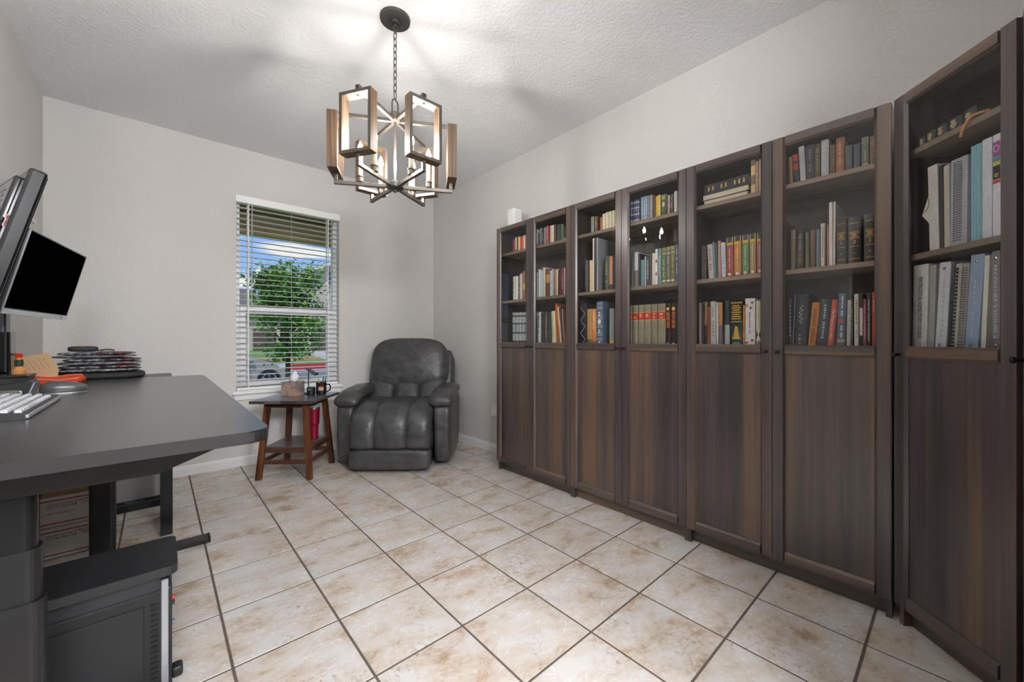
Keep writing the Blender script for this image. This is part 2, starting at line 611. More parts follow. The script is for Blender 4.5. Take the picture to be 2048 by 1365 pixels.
# ------------------------------------------------------------------ blind
BLO = M('blind_rail', 'f3f3f3', .45)
BL = M('blind_slat', 'f8f8f8', .45)
_t = BL.node_tree                                 # thin white vinyl: daylight glows through it
_tl = N(_t, 'ShaderNodeBsdfTranslucent'); _tl.inputs[0].default_value = (.93, .93, .92, 1)
_mx = N(_t, 'ShaderNodeMixShader'); _mx.inputs[0].default_value = .35
_t.links.new(_t.nodes['Principled BSDF'].outputs[0], _mx.inputs[1]); _t.links.new(_tl.outputs[0], _mx.inputs[2])
_t.links.new(_mx.outputs[0], _t.nodes['Material Output'].inputs[0])
bl = thing('window_blind', 'white open slatted blind hanging in the window', 'blind', (0, Y1+.034, 0))
part('headrail', BLO, WX0-.006, WX1+.006, -.046, .02, WZ1-.062, WZ1-.0, parent=bl, bev=.004)
sl = None
z = WZ0+.045
nsl = 0
while z < WZ1-.07:
    if sl is None:
        b = nb()
        prof = [(-.025, -.0012), (-.012, .0012), (0, .002), (.012, .0012), (.025, -.0012), (.025, .0014), (.012, .0038), (0, .0046), (-.012, .0038), (-.025, .0014)]
        prism(b, prof, WX0+.008, WX1-.008, lambda u, v, w: (w, u, v))
        o = obj('slat', b, BL, bl, (0, 0, z), (math.radians(2), 0, 0))
        sl = o.data
    else:
        inst('slat', sl, bl, (0, 0, z), (math.radians(2), 0, 0))
    z += .047
part('bottom_rail', BLO, WX0+.006, WX1-.006, -.026, .026, WZ0+.008, WZ0+.030, parent=bl, bev=.004)
for fx, w in ((.105, .010), (.88, .010)):
    xx = WX0+(WX1-WX0)*fx
    part('ladder_tape', BL, xx-w/2, xx+w/2, -.0285, -.0270, WZ0+.02, WZ1-.06, parent=bl)
    part('ladder_tape', BL, xx-w/2, xx+w/2, .0270, .0285, WZ0+.02, WZ1-.06, parent=bl)
obj('lift_cord', tube(nb(), [(WX0+(WX1-WX0)*.5, -.029, WZ0+.02), (WX0+(WX1-WX0)*.5, -.029, WZ1-.05)], .0012, 5), BL, bl)
obj('tilt_wand', tube(nb(), [(WX0+.115, -.04, WZ1-.06), (WX0+.112, -.038, WZ1-.95)], .004, 6), M('clear_wand', 'b9bcc0', .2), bl)

# ================================================================== bookcases
def xform(o, org, deg):
    o.location = (org[0], org[1], 0)
    o.rotation_euler = (0, 0, math.radians(deg))
DIAG = math.degrees(math.atan2(-math.cos(math.radians(46.5)), -math.sin(math.radians(46.5))))
UNITS = {'A': ((2.119, 2.564), -90), 'B': ((2.119, 1.764), -90), 'C': ((2.119, .964), -90), 'D': ((2.119, .157), DIAG), 'E': ((1.822, -.128), 180)}
DS, ZB, ZT = .0485, .079, 2.015
def make_door(root, x0, x1, knob):
    """glazed-over-solid door between local x0..x1; knob 'L' or 'R'"""
    g = .0015
    a, c = x0+g, x1-g
    b = nb()
    prism(b, [(a, 0), (a+DS-.009, 0), (a+DS, .010), (a+DS, .019), (a, .019)], ZB, ZT, XY)
    prism(b, [(c, 0), (c, .019), (c-DS, .019), (c-DS, .010), (c-DS+.009, 0)], ZB, ZT, XY)
    d = obj('door', b, WOODV, root)
    def rail(nm, z0, z1, lo, hi):
        pr = [(0, z0+(.009 if lo else 0)), (.010 if lo else 0, z0), (.019, z0), (.019, z1), (.010 if hi else 0, z1), (0, z1-(.009 if hi else 0))]
        q = []
        for p in pr:
            if not q or (abs(p[0]-q[-1][0])+abs(p[1]-q[-1][1])) > 1e-6:
                q.append(p)
        obj(nm, prism(nb(), q, a+DS-.0005, c-DS+.0005, lambda u, v, w: (w, u, v)), WOODH, d)
    rail('top_rail', 1.972, ZT, True, False)
    rail('middle_rail', 1.021, 1.068, True, True)
    rail('bottom_rail', ZB, .126, False, True)
    obj('glass_pane', bx(a+DS-.004, c-DS+.004, .012, .0155, 1.064, 1.976), GLASS, d)
    obj('wood_panel', bx(a+DS-.004, c-DS+.004, .0125, .018, .122, 1.025), WOODV, d)
    kx = a+.022 if knob == 'L' else c-.022
    b = nb()
    lathe(b, [(.0052, 0), (.0052, .010), (.0085, .014), (.0095, .019), (.0088, .024), (.004, .026)], 14)
    obj('knob', b, M('bronze_knob', '3a322c', .3, .9), d, (kx, 0, 1.036), (PI/2, 0, 0), smooth=True)
    return d
def bookcase(key, w, doors, label):
    org, deg = UNITS[key]
    r = thing('bookcase', label, 'bookcase', group=None)
    xform(r, org, deg)
    t = .018
    y0, y1 = .0205, .30
    obj('side_panel', bx(0, t, y0, y1, 0, 2.02), WOODV, r)
    obj('side_panel', bx(w-t, w, y0, y1, 0, 2.02), WOODV, r)
    obj('top_panel', bx(t, w-t, y0, y1, 2.002, 2.02), WOODH, r)
    obj('back_panel', bx(t, w-t, y1-.006, y1, .08, 2.002), WOODIN, r)
    obj('plinth', bx(t, w-t, .052, .068, 0, .078), WOODH, r)
    obj('bottom_panel', bx(t, w-t, y0, y1-.006, .078, .096), WOODIN, r)
    for z in (1.804, 1.411, 1.052, .56):
        obj('shelf', bx(t, w-t, .030, y1-.006, z-.0205, z), SHELFEDGE, r)
    if len(doors) == 2:
        obj('divider_strip', bx(w/2-.004, w/2+.004, .0205, .024, .096, 2.002), WOODIN, r)
    for i, k in enumerate(doors):
        make_door(r, w/len(doors)*i, w/len(doors)*(i+1), k)
    return r
bookcase('A', .8, 'RL', 'dark walnut glass-door bookcase beside the black recliner')
bookcase('B', .8, 'RL', 'dark walnut glass-door bookcase between two double-door bookcases')
bookcase('C', .8, 'RL', 'dark walnut double-door bookcase next to the diagonal corner bookcase')
bookcase('D', .4, 'L', 'narrow single-door dark walnut bookcase set diagonally across the corner')
bookcase('E', .8, 'LR', 'dark walnut bookcase past the diagonal corner unit, black box on top')

# ================================================================== books
TBL = [
('A', 1, 0, 0.154, 0.017, 0.104, 0.0, 'thin dark maroon book', '5a2a26', ''),
('A', 1, 0, 0.171, 0.016, 0.103, 0.0, 'thin brick-red paperback', 'a83a2c', ''),
('A', 1, 0, 0.189, 0.017, 0.114, 0.0, 'cream paperback with red foot', 'e6d3ae', 'foot:b8382b'),
('A', 1, 0, 0.205, 0.015, 0.109, 0.0, 'narrow dark green book', '39452f', ''),
('A', 1, 0, 0.225, 0.023, 0.113, 0.0, 'pale orange hardcover', 'e6b98c', ''),
('A', 1, 0, 0.256, 0.037, 0.109, 0.0, 'thick red-orange hardcover', 'c9492c', ''),
('A', 1, 0, 0.287, 0.021, 0.113, 0.0, 'cream cloth hardcover', 'ead9c2', ''),
('A', 1, 1, 0.164, 0.024, 0.192, 0.0, 'off-white paperback with speckled spine', 'dcd8cb', 'bars:5b5b52'),
('A', 1, 1, 0.195, 0.032, 0.192, 0.0, 'white paperback', 'e4e6e4', ''),
('A', 1, 1, 0.224, 0.022, 0.191, 0.0, 'brown and tan paperback', '7d6640', 'bars:c9b375'),
('A', 1, 1, 0.25, 0.024, 0.206, 0.0, 'lavender-white booklet', 'cfcbd6', ''),
('A', 1, 1, 0.28, 0.031, 0.221, 0.0, 'tan book with yellow label', 'a06f4a', 'band:d8b84a,.35,.55'),
('A', 1, 2, 0.16, 0.034, 0.257, 0.0, 'grey set volume with dark bands', 'aeb4b4', 'bands:30363a'),
('A', 1, 2, 0.197, 0.033, 0.256, 0.0, 'grey set volume with dark bands', 'aeb4b4', 'bands:30363a'),
('A', 1, 2, 0.233, 0.033, 0.255, 0.0, 'grey set volume with dark bands', 'aeb4b4', 'bands:30363a'),
('A', 1, 2, 0.268, 0.032, 0.254, 0.0, 'grey set volume with dark bands', 'aeb4b4', 'bands:30363a'),
('A', 1, 2, 0.301, 0.032, 0.254, 0.0, 'grey set volume with dark bands', 'aeb4b4', 'bands:30363a'),
('A', 2, 0, 0.429, 0.017, 0.129, 0.0, 'white paperback with red tail', 'cfcfcc', 'foot:b5543f'),
('A', 2, 0, 0.451, 0.023, 0.095, 0.0, 'black hardcover', '23272b', ''),
('A', 2, 0, 0.471, 0.013, 0.132, 0.0, 'slim blue-grey paperback', '7d8a94', ''),
('A', 2, 0, 0.489, 0.019, 0.117, 0.0, 'black book with white lettering', '1d2226', 'bars:aab2b8'),
('A', 2, 0, 0.511, 0.019, 0.128, 0.0, 'slim grey book', '8d8f96', ''),
('A', 2, 0, 0.535, 0.022, 0.134, 0.0, 'pink-red hardcover', 'b8455a', 'bars:e6c9cf'),
('A', 2, 0, 0.581, 0.039, 0.128, 0.0, 'thick cream hardcover', 'dccfae', ''),
('A', 2, 0, 0.613, 0.019, 0.127, 0.0, 'slim dark brown book', '453a32', ''),
('A', 2, 0, 0.641, 0.034, 0.121, 0.0, 'charcoal hardcover', '3c3c3e', ''),
('A', 2, 0, 0.677, 0.033, 0.117, 0.0, 'green cloth hardcover', '4f6242', ''),
('A', 2, 0, 0.704, 0.016, 0.094, 0.0, 'dark green book with white label', '2c3b33', 'foot:e9e6dc'),
('A', 2, 1, 0.43, 0.019, 0.192, 0.0, 'pale grey booklet', 'b9c1bf', ''),
('A', 2, 1, 0.453, 0.023, 0.211, 0.0, 'white paperback with blue-grey print', 'dfe5e6', 'bars:9fb0ba'),
('A', 2, 1, 0.477, 0.022, 0.205, 0.0, 'pale blue paperback', 'c2ced4', ''),
('A', 2, 1, 0.501, 0.024, 0.222, 0.0, 'cream and beige hardcover', 'd6cbb2', ''),
('A', 2, 1, 0.537, 0.043, 0.205, 0.0, 'thick brown hardcover with gilt panel', '6d4630', 'band:c59a52,.5,.8'),
('A', 2, 1, 0.572, 0.019, 0.189, 0.0, 'white book with purple pattern', 'd6d2dc', 'bars:7d6a92'),
('A', 2, 1, 0.59, 0.012, 0.198, 0.0, 'pale blue slim book', 'b9c8da', ''),
('A', 2, 1, 0.603, 0.012, 0.193, 0.0, 'grey slim book', '8f9298', ''),
('A', 2, 1, 0.62, 0.019, 0.189, 0.0, 'bright orange paperback', 'd18a32', ''),
('A', 2, 1, 0.637, 0.011, 0.192, 0.0, 'slim white book', 'e5e3dc', ''),
('A', 2, 1, 0.649, 0.012, 0.185, 0.0, 'slim dark green book', '31443a', ''),
('A', 2, 1, 0.665, 0.017, 0.188, 0.0, 'slim dark maroon book', '5e3436', ''),
('A', 2, 1, 0.686, 0.023, 0.191, 0.0, 'maroon hardcover with pink lettering', '8a3f4a', 'bars:e3b8bd'),
('A', 2, 1, 0.706, 0.013, 0.192, 0.0, 'pale pink slim book', 'd9c2bd', ''),
('A', 2, 2, 0.449, 0.037, 0.247, 0.0, 'white book with black lettering', 'c9ccd0', 'bars:20252b'),
('A', 2, 2, 0.479, 0.014, 0.243, 0.0, 'slim charcoal book', '42464b', ''),
('A', 2, 2, 0.498, 0.022, 0.242, 0.0, 'grey-black hardcover', '34383c', ''),
('A', 2, 2, 0.523, 0.024, 0.241, 0.0, 'grey-brown hardcover with gilt print', '5d5a57', 'bars:b08a6a'),
('A', 2, 2, 0.555, 0.034, 0.239, 0.0, 'thick charcoal hardcover', '3b3f44', ''),
('A', 2, 2, 0.598, 0.035, 0.247, -1.6, 'cream patterned hardcover', 'e6d9ae', 'bars:9cae78'),
('A', 2, 2, 0.655, 0.023, 0.3, -6.5, 'tall orange book leaning over', 'c8622c', ''),
('A', 2, 2, 0.674, 0.01, 0.278, -6.9, 'thin cream book leaning over', 'e9dcb0', ''),
('A', 2, 2, 0.687, 0.014, 0.273, -5.8, 'dark purple book leaning over', '463846', 'bars:8d7c96'),
('A', 2, 2, 0.705, 0.013, 0.259, -5.0, 'salmon book leaning over', 'b77a66', ''),
('B', 3, 0, 0.147, 0.027, 0.108, 0.0, 'grey-green worn hardcover', '80837a', ''),
('B', 3, 0, 0.177, 0.024, 0.105, 0.0, 'brown book with gilt spine', '5e4a34', 'bars:c2a765'),
('B', 3, 0, 0.217, 0.016, 0.088, 0.0, 'slim orange-red book', 'b9543c', ''),
('B', 3, 0, 0.238, 0.023, 0.106, 0.0, 'cream set volume', 'ddd4b4', ''),
('B', 3, 0, 0.262, 0.023, 0.11, 0.0, 'cream set volume', 'ddd4b4', ''),
('B', 3, 0, 0.286, 0.022, 0.11, 0.0, 'cream set volume', 'ddd4b4', ''),
('B', 3, 0, 0.312, 0.027, 0.11, 0.0, 'cream set volume', 'ddd4b4', ''),
('B', 3, 1, 0.097, 0.031, 0.218, 0.0, 'charcoal book with faded lettering', '4a4b4d', 'bars:7b7d80'),
('B', 3, 1, 0.136, 0.029, 0.21, 0.0, 'pale yellow hardcover', 'ddc58c', ''),
('B', 3, 1, 0.157, 0.011, 0.354, 0.0, 'tall thin white folder', 'e8ddd0', ''),
('B', 3, 1, 0.172, 0.014, 0.346, 0.0, 'tall thin black folder', '33353a', ''),
('B', 3, 1, 0.188, 0.012, 0.352, 0.0, 'tall thin grey folder', '9a9fa2', ''),
('B', 3, 1, 0.26, 0.033, 0.22, 0.0, 'dark green book with gold tooling', '4a5648', 'bars:b7a65a'),
('B', 3, 1, 0.292, 0.026, 0.215, 0.0, 'salmon-orange paperback', 'c98a66', 'foot:3c4148'),
('B', 3, 1, 0.316, 0.017, 0.206, 0.0, 'slim black book', '2e3136', ''),
('B', 3, 2, 0.07, 0.056, 0.285, 0.0, 'black book with pale grey curling artwork', '25292e', 'swirl:9aa2aa'),
('B', 3, 2, 0.121, 0.041, 0.244, 0.0, 'tan hardcover with patterned foot', 'b58a52', 'foot:6b5d3c'),
('B', 3, 2, 0.16, 0.035, 0.244, 0.0, 'orange volume with a large white vertical title', 'd07a3e', 'text:JOSEPHUS'),
('B', 3, 2, 0.205, 0.053, 0.289, 0.0, 'slate-blue book with white framed panels', '56687a', 'panels:dfe6ea'),
('B', 3, 2, 0.297, 0.038, 0.238, 0.0, 'grey-green book with tan figure', '84908a', 'foot:c39a6a'),
('B', 4, 0, 0.442, 0.015, 0.137, 0.0, 'navy set volume with pale bands', '4a5470', 'bands:cdd2de'),
('B', 4, 0, 0.458, 0.015, 0.136, 0.0, 'navy set volume with pale bands', '4a5470', 'bands:cdd2de'),
('B', 4, 0, 0.474, 0.015, 0.136, 0.0, 'navy set volume with pale bands', '4a5470', 'bands:cdd2de'),
('B', 4, 0, 0.489, 0.012, 0.134, 0.0, 'navy set volume with pale bands', '4a5470', 'bands:cdd2de'),
('B', 4, 0, 0.501, 0.01, 0.133, 0.0, 'slim black book', '1f2126', ''),
('B', 4, 0, 0.514, 0.013, 0.141, 0.0, 'pale blue set volume', '8e9cb0', 'bars:dbe2ea'),
('B', 4, 0, 0.528, 0.014, 0.141, 0.0, 'pale blue set volume', '8e9cb0', 'bars:dbe2ea'),
('B', 4, 0, 0.542, 0.013, 0.141, 0.0, 'pale blue set volume', '8e9cb0', 'bars:dbe2ea'),
('B', 4, 0, 0.556, 0.012, 0.14, 0.0, 'mid blue hardcover', '6f88a2', ''),
('B', 4, 0, 0.571, 0.018, 0.139, 0.0, 'dusty pink-grey hardcover', 'a48f88', ''),
('B', 4, 0, 0.59, 0.017, 0.126, 0.0, 'dark brown hardcover', '4f4234', ''),
('B', 4, 0, 0.608, 0.016, 0.122, 0.0, 'golden yellow hardcover', 'd4a83e', ''),
('B', 4, 0, 0.623, 0.012, 0.126, 0.0, 'bright yellow paperback', 'e0c04a', ''),
('B', 4, 0, 0.648, 0.037, 0.122, 0.0, 'thick dark green book with gold emblem', '41503e', 'emblem:d5b678'),
('B', 4, 0, 0.679, 0.013, 0.108, 0.0, 'cream and black patterned book', 'b8a58a', 'bars:2f2c33'),
('B', 4, 0, 0.696, 0.021, 0.109, 0.0, 'dark purple book with gilt print', '453e4e', 'bars:c9a878'),
('B', 4, 0, 0.72, 0.021, 0.121, 0.0, 'thick cream hardcover', 'd9d3c2', ''),
('B', 4, 1, 0.445, 0.023, 0.203, 0.0, 'brown and blue worn book', '5f5a58', ''),
('B', 4, 1, 0.472, 0.029, 0.21, 0.0, 'thick pale grey book with dark foot', 'c2c6c8', 'foot2:77736f'),
('B', 4, 1, 0.494, 0.013, 0.198, 0.0, 'slim black hardcover', '2f3338', ''),
('B', 4, 1, 0.514, 0.024, 0.158, 0.0, 'teal and blue hardcover', '5f8c92', ''),
('B', 4, 1, 0.534, 0.01, 0.176, 0.0, 'slim beige paperback', 'aba79c', ''),
('B', 4, 1, 0.55, 0.02, 0.174, 0.0, 'navy book with white lettering', '3a4152', 'bars:c8ccd4'),
('B', 4, 1, 0.568, 0.014, 0.173, 0.0, 'dark maroon hardcover', '4c3a3c', ''),
('B', 4, 1, 0.587, 0.022, 0.186, 0.0, 'cream hardcover', 'd8d0bd', ''),
('B', 4, 1, 0.605, 0.013, 0.207, 0.0, 'white book with two red dots', 'e8e6e0', 'dots:c8402c'),
('B', 4, 1, 0.623, 0.022, 0.208, 0.0, 'blue-green hardcover', '6a8c92', 'bars:b9c9bd'),
('B', 4, 1, 0.649, 0.027, 0.209, 0.0, 'green set volume with gold lettering', '5b6e50', 'gset:dccf86'),
('B', 4, 1, 0.676, 0.025, 0.209, 0.0, 'grey-brown set volume with gold lettering', '6b665c', 'gset:e0d8a0'),
('B', 4, 1, 0.702, 0.026, 0.21, 0.0, 'olive set volume with gold lettering', '77724c', 'gset:e5d582'),
('B', 4, 1, 0.727, 0.021, 0.214, 0.0, 'blue-grey book with white lettering', '6b7890', 'bars:d9dee8'),
('B', 4, 2, 0.437, 0.015, 0.247, 0.0, 'tan volume with red title label', '8d8670', 'label:c23428'),
('B', 4, 2, 0.464, 0.037, 0.247, 0.0, 'tan volume with red title label', '8d8670', 'label:c23428'),
('B', 4, 2, 0.503, 0.037, 0.247, 0.0, 'tan volume with red title label', '8d8670', 'label:c23428'),
('B', 4, 2, 0.545, 0.047, 0.247, 0.0, 'tan volume with red title label', '8d8670', 'label:c23428'),
('B', 4, 2, 0.589, 0.037, 0.247, 0.0, 'tan volume with red title label', '8d8670', 'label:c23428'),
('B', 4, 2, 0.634, 0.049, 0.247, 0.0, 'tan volume with red title label', '8d8670', 'label:c23428'),
('B', 4, 2, 0.675, 0.028, 0.246, 0.0, 'black volume with orange figured spine', '2a1e22', 'figured:c8702c'),
('B', 4, 2, 0.707, 0.033, 0.245, 0.0, 'black volume with orange figured spine', '2a1e22', 'figured:c8702c'),
('B', 4, 2, 0.731, 0.013, 0.243, 0.0, 'slim black book', '25232a', ''),
('C', 5, 0, 0.307, 0.02, 0.164, 0.0, 'brown book with cream panels', '86745c', 'pan2:e0be84'),
('C', 5, 0, 0.325, 0.016, 0.154, 0.0, 'tan and pink paperback', 'b08d78', 'bars:d7bfa6'),
('C', 5, 0, 0.339, 0.01, 0.159, 0.0, 'slim cream book', 'dfcfae', ''),
('C', 5, 0, 0.347, 0.006, 0.154, 0.0, 'slim tan book', 'b78a5c', ''),
('C', 5, 1, 0.067, 0.014, 0.181, 0.0, 'dark grey paperback', '4a4a4c', 'bars:7a7466'),
('C', 5, 1, 0.081, 0.012, 0.179, 0.0, 'dark brown paperback', '54493f', 'bars:807560'),
('C', 5, 1, 0.111, 0.027, 0.181, -2.7, 'white book with grey lettering', 'bdb6ae', 'bars:77726e'),
('C', 5, 1, 0.131, 0.01, 0.189, -2.7, 'slim blue-grey book', '75899c', ''),
('C', 5, 1, 0.142, 0.01, 0.183, -2.4, 'dark teal book', '3f5a5c', ''),
('C', 5, 1, 0.153, 0.014, 0.192, -0.8, 'white and salmon patterned book', 'c2938a', ''),
('C', 5, 1, 0.173, 0.021, 0.179, -1.3, 'pale blue-white book', 'c9d2d4', 'bars:8da0ac'),
('C', 5, 1, 0.201, 0.033, 0.201, 0.0, 'brick-red volume with yellow band', 'a04a42', 'five'),
('C', 5, 1, 0.237, 0.034, 0.201, 0.0, 'orange volume with yellow band', 'c98a4a', 'five'),
('C', 5, 1, 0.273, 0.03, 0.2, 0.0, 'green volume with yellow band', '6f9468', 'five'),
('C', 5, 1, 0.305, 0.028, 0.2, 0.0, 'tan volume with yellow band', 'a98c5e', 'five'),
('C', 5, 1, 0.336, 0.026, 0.196, 0.0, 'rose-brown volume with yellow band', 'a5665a', 'five'),
('C', 5, 2, 0.055, 0.013, 0.236, 0.0, 'slim grey-white book', '9c9a94', ''),
('C', 5, 2, 0.07, 0.013, 0.237, 0.0, 'dark maroon book', '4a2a2e', ''),
('C', 5, 2, 0.084, 0.014, 0.239, 0.0, 'tan and black book', '8c7a52', 'foot2:2c2b2e'),
('C', 5, 2, 0.099, 0.012, 0.211, 0.0, 'orange-red paperback', '9c4e34', ''),
('C', 5, 2, 0.12, 0.028, 0.239, 0.0, 'light grey hardcover with pale lettering', 'b9bcba', 'bars:7f9098'),
('C', 5, 2, 0.142, 0.009, 0.232, 0.0, 'thin white book', 'dcd8cc', ''),
('C', 5, 2, 0.157, 0.02, 0.231, 0.0, 'tan book with grey-purple foot', 'b4834e', 'foot2:6f6870'),
('C', 5, 2, 0.171, 0.005, 0.229, 0.0, 'slim black book', '2b2c30', ''),
('C', 5, 2, 0.189, 0.026, 0.238, 0.0, 'dark book with silver foot', '3a4240', 'foot2:b0afa8'),
('C', 5, 2, 0.232, 0.058, 0.231, 0.0, 'thick dark green book with gold figures', '24403a', 'goldfig:c99c3e'),
('C', 5, 2, 0.267, 0.007, 0.211, 0.0, 'thin orange book', 'd2913c', ''),
('C', 5, 2, 0.293, 0.044, 0.242, 0.0, 'thick white book with flower corners', 'e4dfdf', 'flowers:b08a4a'),
('C', 5, 2, 0.331, 0.022, 0.228, 0.0, 'cream book with dark diamond', 'd8cbb0', 'diamond:3e3a34'),
('C', 6, 0, 0.463, 0.015, 0.126, -1.6, 'yellow-brown worn book', '8d7442', ''),
('C', 6, 0, 0.485, 0.022, 0.133, -3.6, 'black ledger with red bands', '34373c', 'redbands:b8402e'),
('C', 6, 0, 0.509, 0.021, 0.16, -2.8, 'white wire-bound notebook', 'cfccc6', 'coil'),
('C', 6, 0, 0.534, 0.034, 0.155, 0.0, 'thick charcoal hardcover', '3b3d3c', 'bars:77786f'),
('C', 6, 0, 0.561, 0.02, 0.15, 0.0, 'dark brown book with gilt lines', '4e4332', 'bars:9d8750'),
('C', 6, 0, 0.587, 0.027, 0.158, 0.0, 'tall white wire-bound notebook', 'cbcbcb', 'coil'),
('C', 6, 0, 0.613, 0.019, 0.126, 0.0, 'brown leather book', '6a4a34', ''),
('C', 6, 0, 0.638, 0.029, 0.149, 0.0, 'tall orange-brown leather book', '94603c', 'bars:c59058'),
('C', 6, 0, 0.667, 0.023, 0.106, 0.0, 'dark green-grey hardcover', '474d48', ''),
('C', 6, 0, 0.693, 0.023, 0.099, 0.0, 'dark navy hardcover', '3a4150', ''),
('C', 6, 0, 0.718, 0.023, 0.121, 0.0, 'grey-green book with gold rules', '5d665a', 'gset:b5ab70'),
('C', 6, 0, 0.744, 0.023, 0.116, 0.0, 'brown hardcover with gilt title', '6b4c34', 'bars:a87a44'),
('C', 6, 0, 0.758, 0.005, 0.12, 0.0, 'slim bright red book', 'd03a30', ''),
('C', 6, 1, 0.471, 0.019, 0.184, 0.0, 'tan worn hardcover', '7d705c', ''),
('C', 6, 1, 0.497, 0.03, 0.184, 0.0, 'black book with grey vertical title', '3a352e', 'text:THE ONENESS OF GOD'),
('C', 6, 1, 0.524, 0.016, 0.162, 0.0, 'olive green hardcover', '5c6244', ''),
('C', 6, 1, 0.544, 0.019, 0.169, 0.0, 'muted brown hardcover', '6d5548', ''),
('C', 6, 1, 0.563, 0.015, 0.165, 0.0, 'blue-grey hardcover', '67747c', ''),
('C', 6, 1, 0.579, 0.015, 0.189, 0.0, 'white paperback with small lettering', 'cfc6ba', 'bars1:6d665c'),
('C', 6, 1, 0.59, 0.006, 0.182, 0.0, 'thin dark book', '4a3f38', ''),
('C', 6, 1, 0.597, 0.006, 0.178, 0.0, 'thin salmon book', 'a8745c', ''),
('C', 6, 1, 0.607, 0.013, 0.274, 0.0, 'tall curled white booklet', 'dcd2cc', ''),
('C', 6, 1, 0.618, 0.008, 0.273, 0.4, 'tall white booklet leaning', 'dcd2cc', ''),
('C', 6, 1, 0.642, 0.032, 0.201, 0.0, 'black gold-ruled volume beside tall white booklets', '38332e', 'vol:1'),
('C', 6, 1, 0.685, 0.042, 0.195, 0.0, 'black gold-ruled volume between two alike volumes', '38332e', 'vol:3'),
('C', 6, 1, 0.733, 0.039, 0.196, 0.0, 'black gold-ruled volume beside slim tan book', '38332e', 'vol:2'),
('C', 6, 1, 0.756, 0.006, 0.193, 0.0, 'slim tan book', 'b08c70', ''),
('C', 6, 2, 0.459, 0.018, 0.23, 0.0, 'black book with small white lettering', '22262a', 'bars:a9adaf'),
('C', 6, 2, 0.494, 0.051, 0.243, 2.4, 'wide black book with white script title', '262c30', 'script'),
('C', 6, 2, 0.538, 0.028, 0.204, 5.1, 'leaning orange book with dark title', 'c47a2c', 'text:BREAD BIBLE'),
('C', 6, 2, 0.574, 0.036, 0.215, 4.5, 'navy book with silver emblem', '333e48', 'bars1:b9bfc4'),
('C', 6, 2, 0.603, 0.02, 0.211, 5.1, 'leaning red-orange book with white title', 'c8503c', 'text:The Measure of a Man'),
('C', 6, 2, 0.64, 0.029, 0.236, 1.7, 'slate blue book with red medallion', '4c5a68', 'medal:c2553e'),
('C', 6, 2, 0.665, 0.012, 0.206, 1.0, 'cream-grey paperback', 'b3ada0', 'bars1:6f6a62'),
('C', 6, 2, 0.676, 0.008, 0.202, 0.6, 'slim black paperback', '33322f', 'bars1:9d9a92'),
('C', 6, 2, 0.691, 0.015, 0.23, 0.0, 'cream book with dark lettering', 'd3cbbd', 'bars1:6c645c'),
('C', 6, 2, 0.706, 0.011, 0.228, 0.0, 'black book with cream label', '3a3533', 'band:cfc8bc,.25,.75'),
('C', 6, 2, 0.717, 0.01, 0.207, 0.0, 'magenta paperback with white lettering', '9a4054', 'bars1:e3c8cd'),
('C', 6, 2, 0.73, 0.014, 0.231, 0.0, 'dark green book with white vertical title', '37423c', 'text:Natural Church Development'),
('C', 6, 2, 0.745, 0.012, 0.232, 0.0, 'bright red book with white title at head', 'c23a34', 'text:ADVANCE'),
('C', 6, 2, 0.756, 0.009, 0.288, 0.0, 'tall loose white booklet', 'd9dade', ''),
('D', 7, 0, 0.06, 0.025, 0.037, 0.0, 'black leather volume with gold spine lettering', '3c3c40', 'gold'),
('D', 7, 0, 0.092, 0.035, 0.042, 0.0, 'black leather volume with gold spine lettering', '3c3c40', 'gold'),
('D', 7, 0, 0.13, 0.039, 0.044, 0.0, 'black leather volume with gold spine lettering', '3c3c40', 'gold'),
('D', 7, 0, 0.175, 0.046, 0.045, 0.0, 'black leather volume with gold spine lettering', '3c3c40', 'gold'),
('D', 7, 0, 0.222, 0.044, 0.05, 0.0, 'black leather volume with gold spine lettering', '3c3c40', 'gold'),
('D', 7, 1, 0.109, 0.036, 0.307, -1.4, 'white binder with curled papers', 'd8d3cb', ''),
('D', 7, 1, 0.136, 0.014, 0.295, -1.2, 'slim black binder', '3b3a3d', ''),
('D', 7, 1, 0.154, 0.02, 0.286, -0.6, 'cream folder', 'c9c1b4', ''),
('D', 7, 1, 0.191, 0.055, 0.293, 0.7, 'clear grey spiral-bound manual', 'b5b8bc', 'coil2'),
('D', 7, 1, 0.247, 0.033, 0.312, 0.0, 'teal ring binder', '86b6c0', 'ridge'),
('D', 7, 1, 0.278, 0.028, 0.316, 0.0, 'tall white ring binder', 'dcdde2', ''),
('D', 7, 1, 0.305, 0.023, 0.316, 0.0, 'white binder with colourful label', 'e2e2e6', 'sticker'),
('D', 7, 2, 0.051, 0.059, 0.317, 1.4, 'white binder with dark title down its spine', 'd6d3cf', 'text:PENTECOSTAL HOME STUDY COURSE'),
('D', 7, 2, 0.096, 0.023, 0.307, 1.6, 'pale grey folder', 'a8a6a2', ''),
('D', 7, 2, 0.13, 0.039, 0.31, 3.4, 'white binder with clear sleeve and rivets', 'd2d5db', 'rivets'),
('D', 7, 2, 0.158, 0.011, 0.303, 3.5, 'slim dark folder', '45454b', ''),
('D', 7, 2, 0.176, 0.022, 0.297, 3.6, 'black comb-bound manual', 'b7b3a8', 'comb'),
('D', 7, 2, 0.198, 0.021, 0.293, 3.8, 'wire-bound notebook', 'a9a69f', 'coil2'),
('D', 7, 2, 0.231, 0.041, 0.315, 3.8, 'pale blue ring binder with rivets', '93a9c0', 'rivets'),
('D', 7, 2, 0.266, 0.015, 0.306, 2.4, 'white folder with yellow sheets', 'dcd9cd', ''),
('D', 7, 2, 0.303, 0.022, 0.315, 0.0, 'grey binder with white title down its spine', '858088', "text:MY FATHER'S HOUSE 2")
]
SHZ = {0: 1.804, 1: 1.411, 2: 1.052}
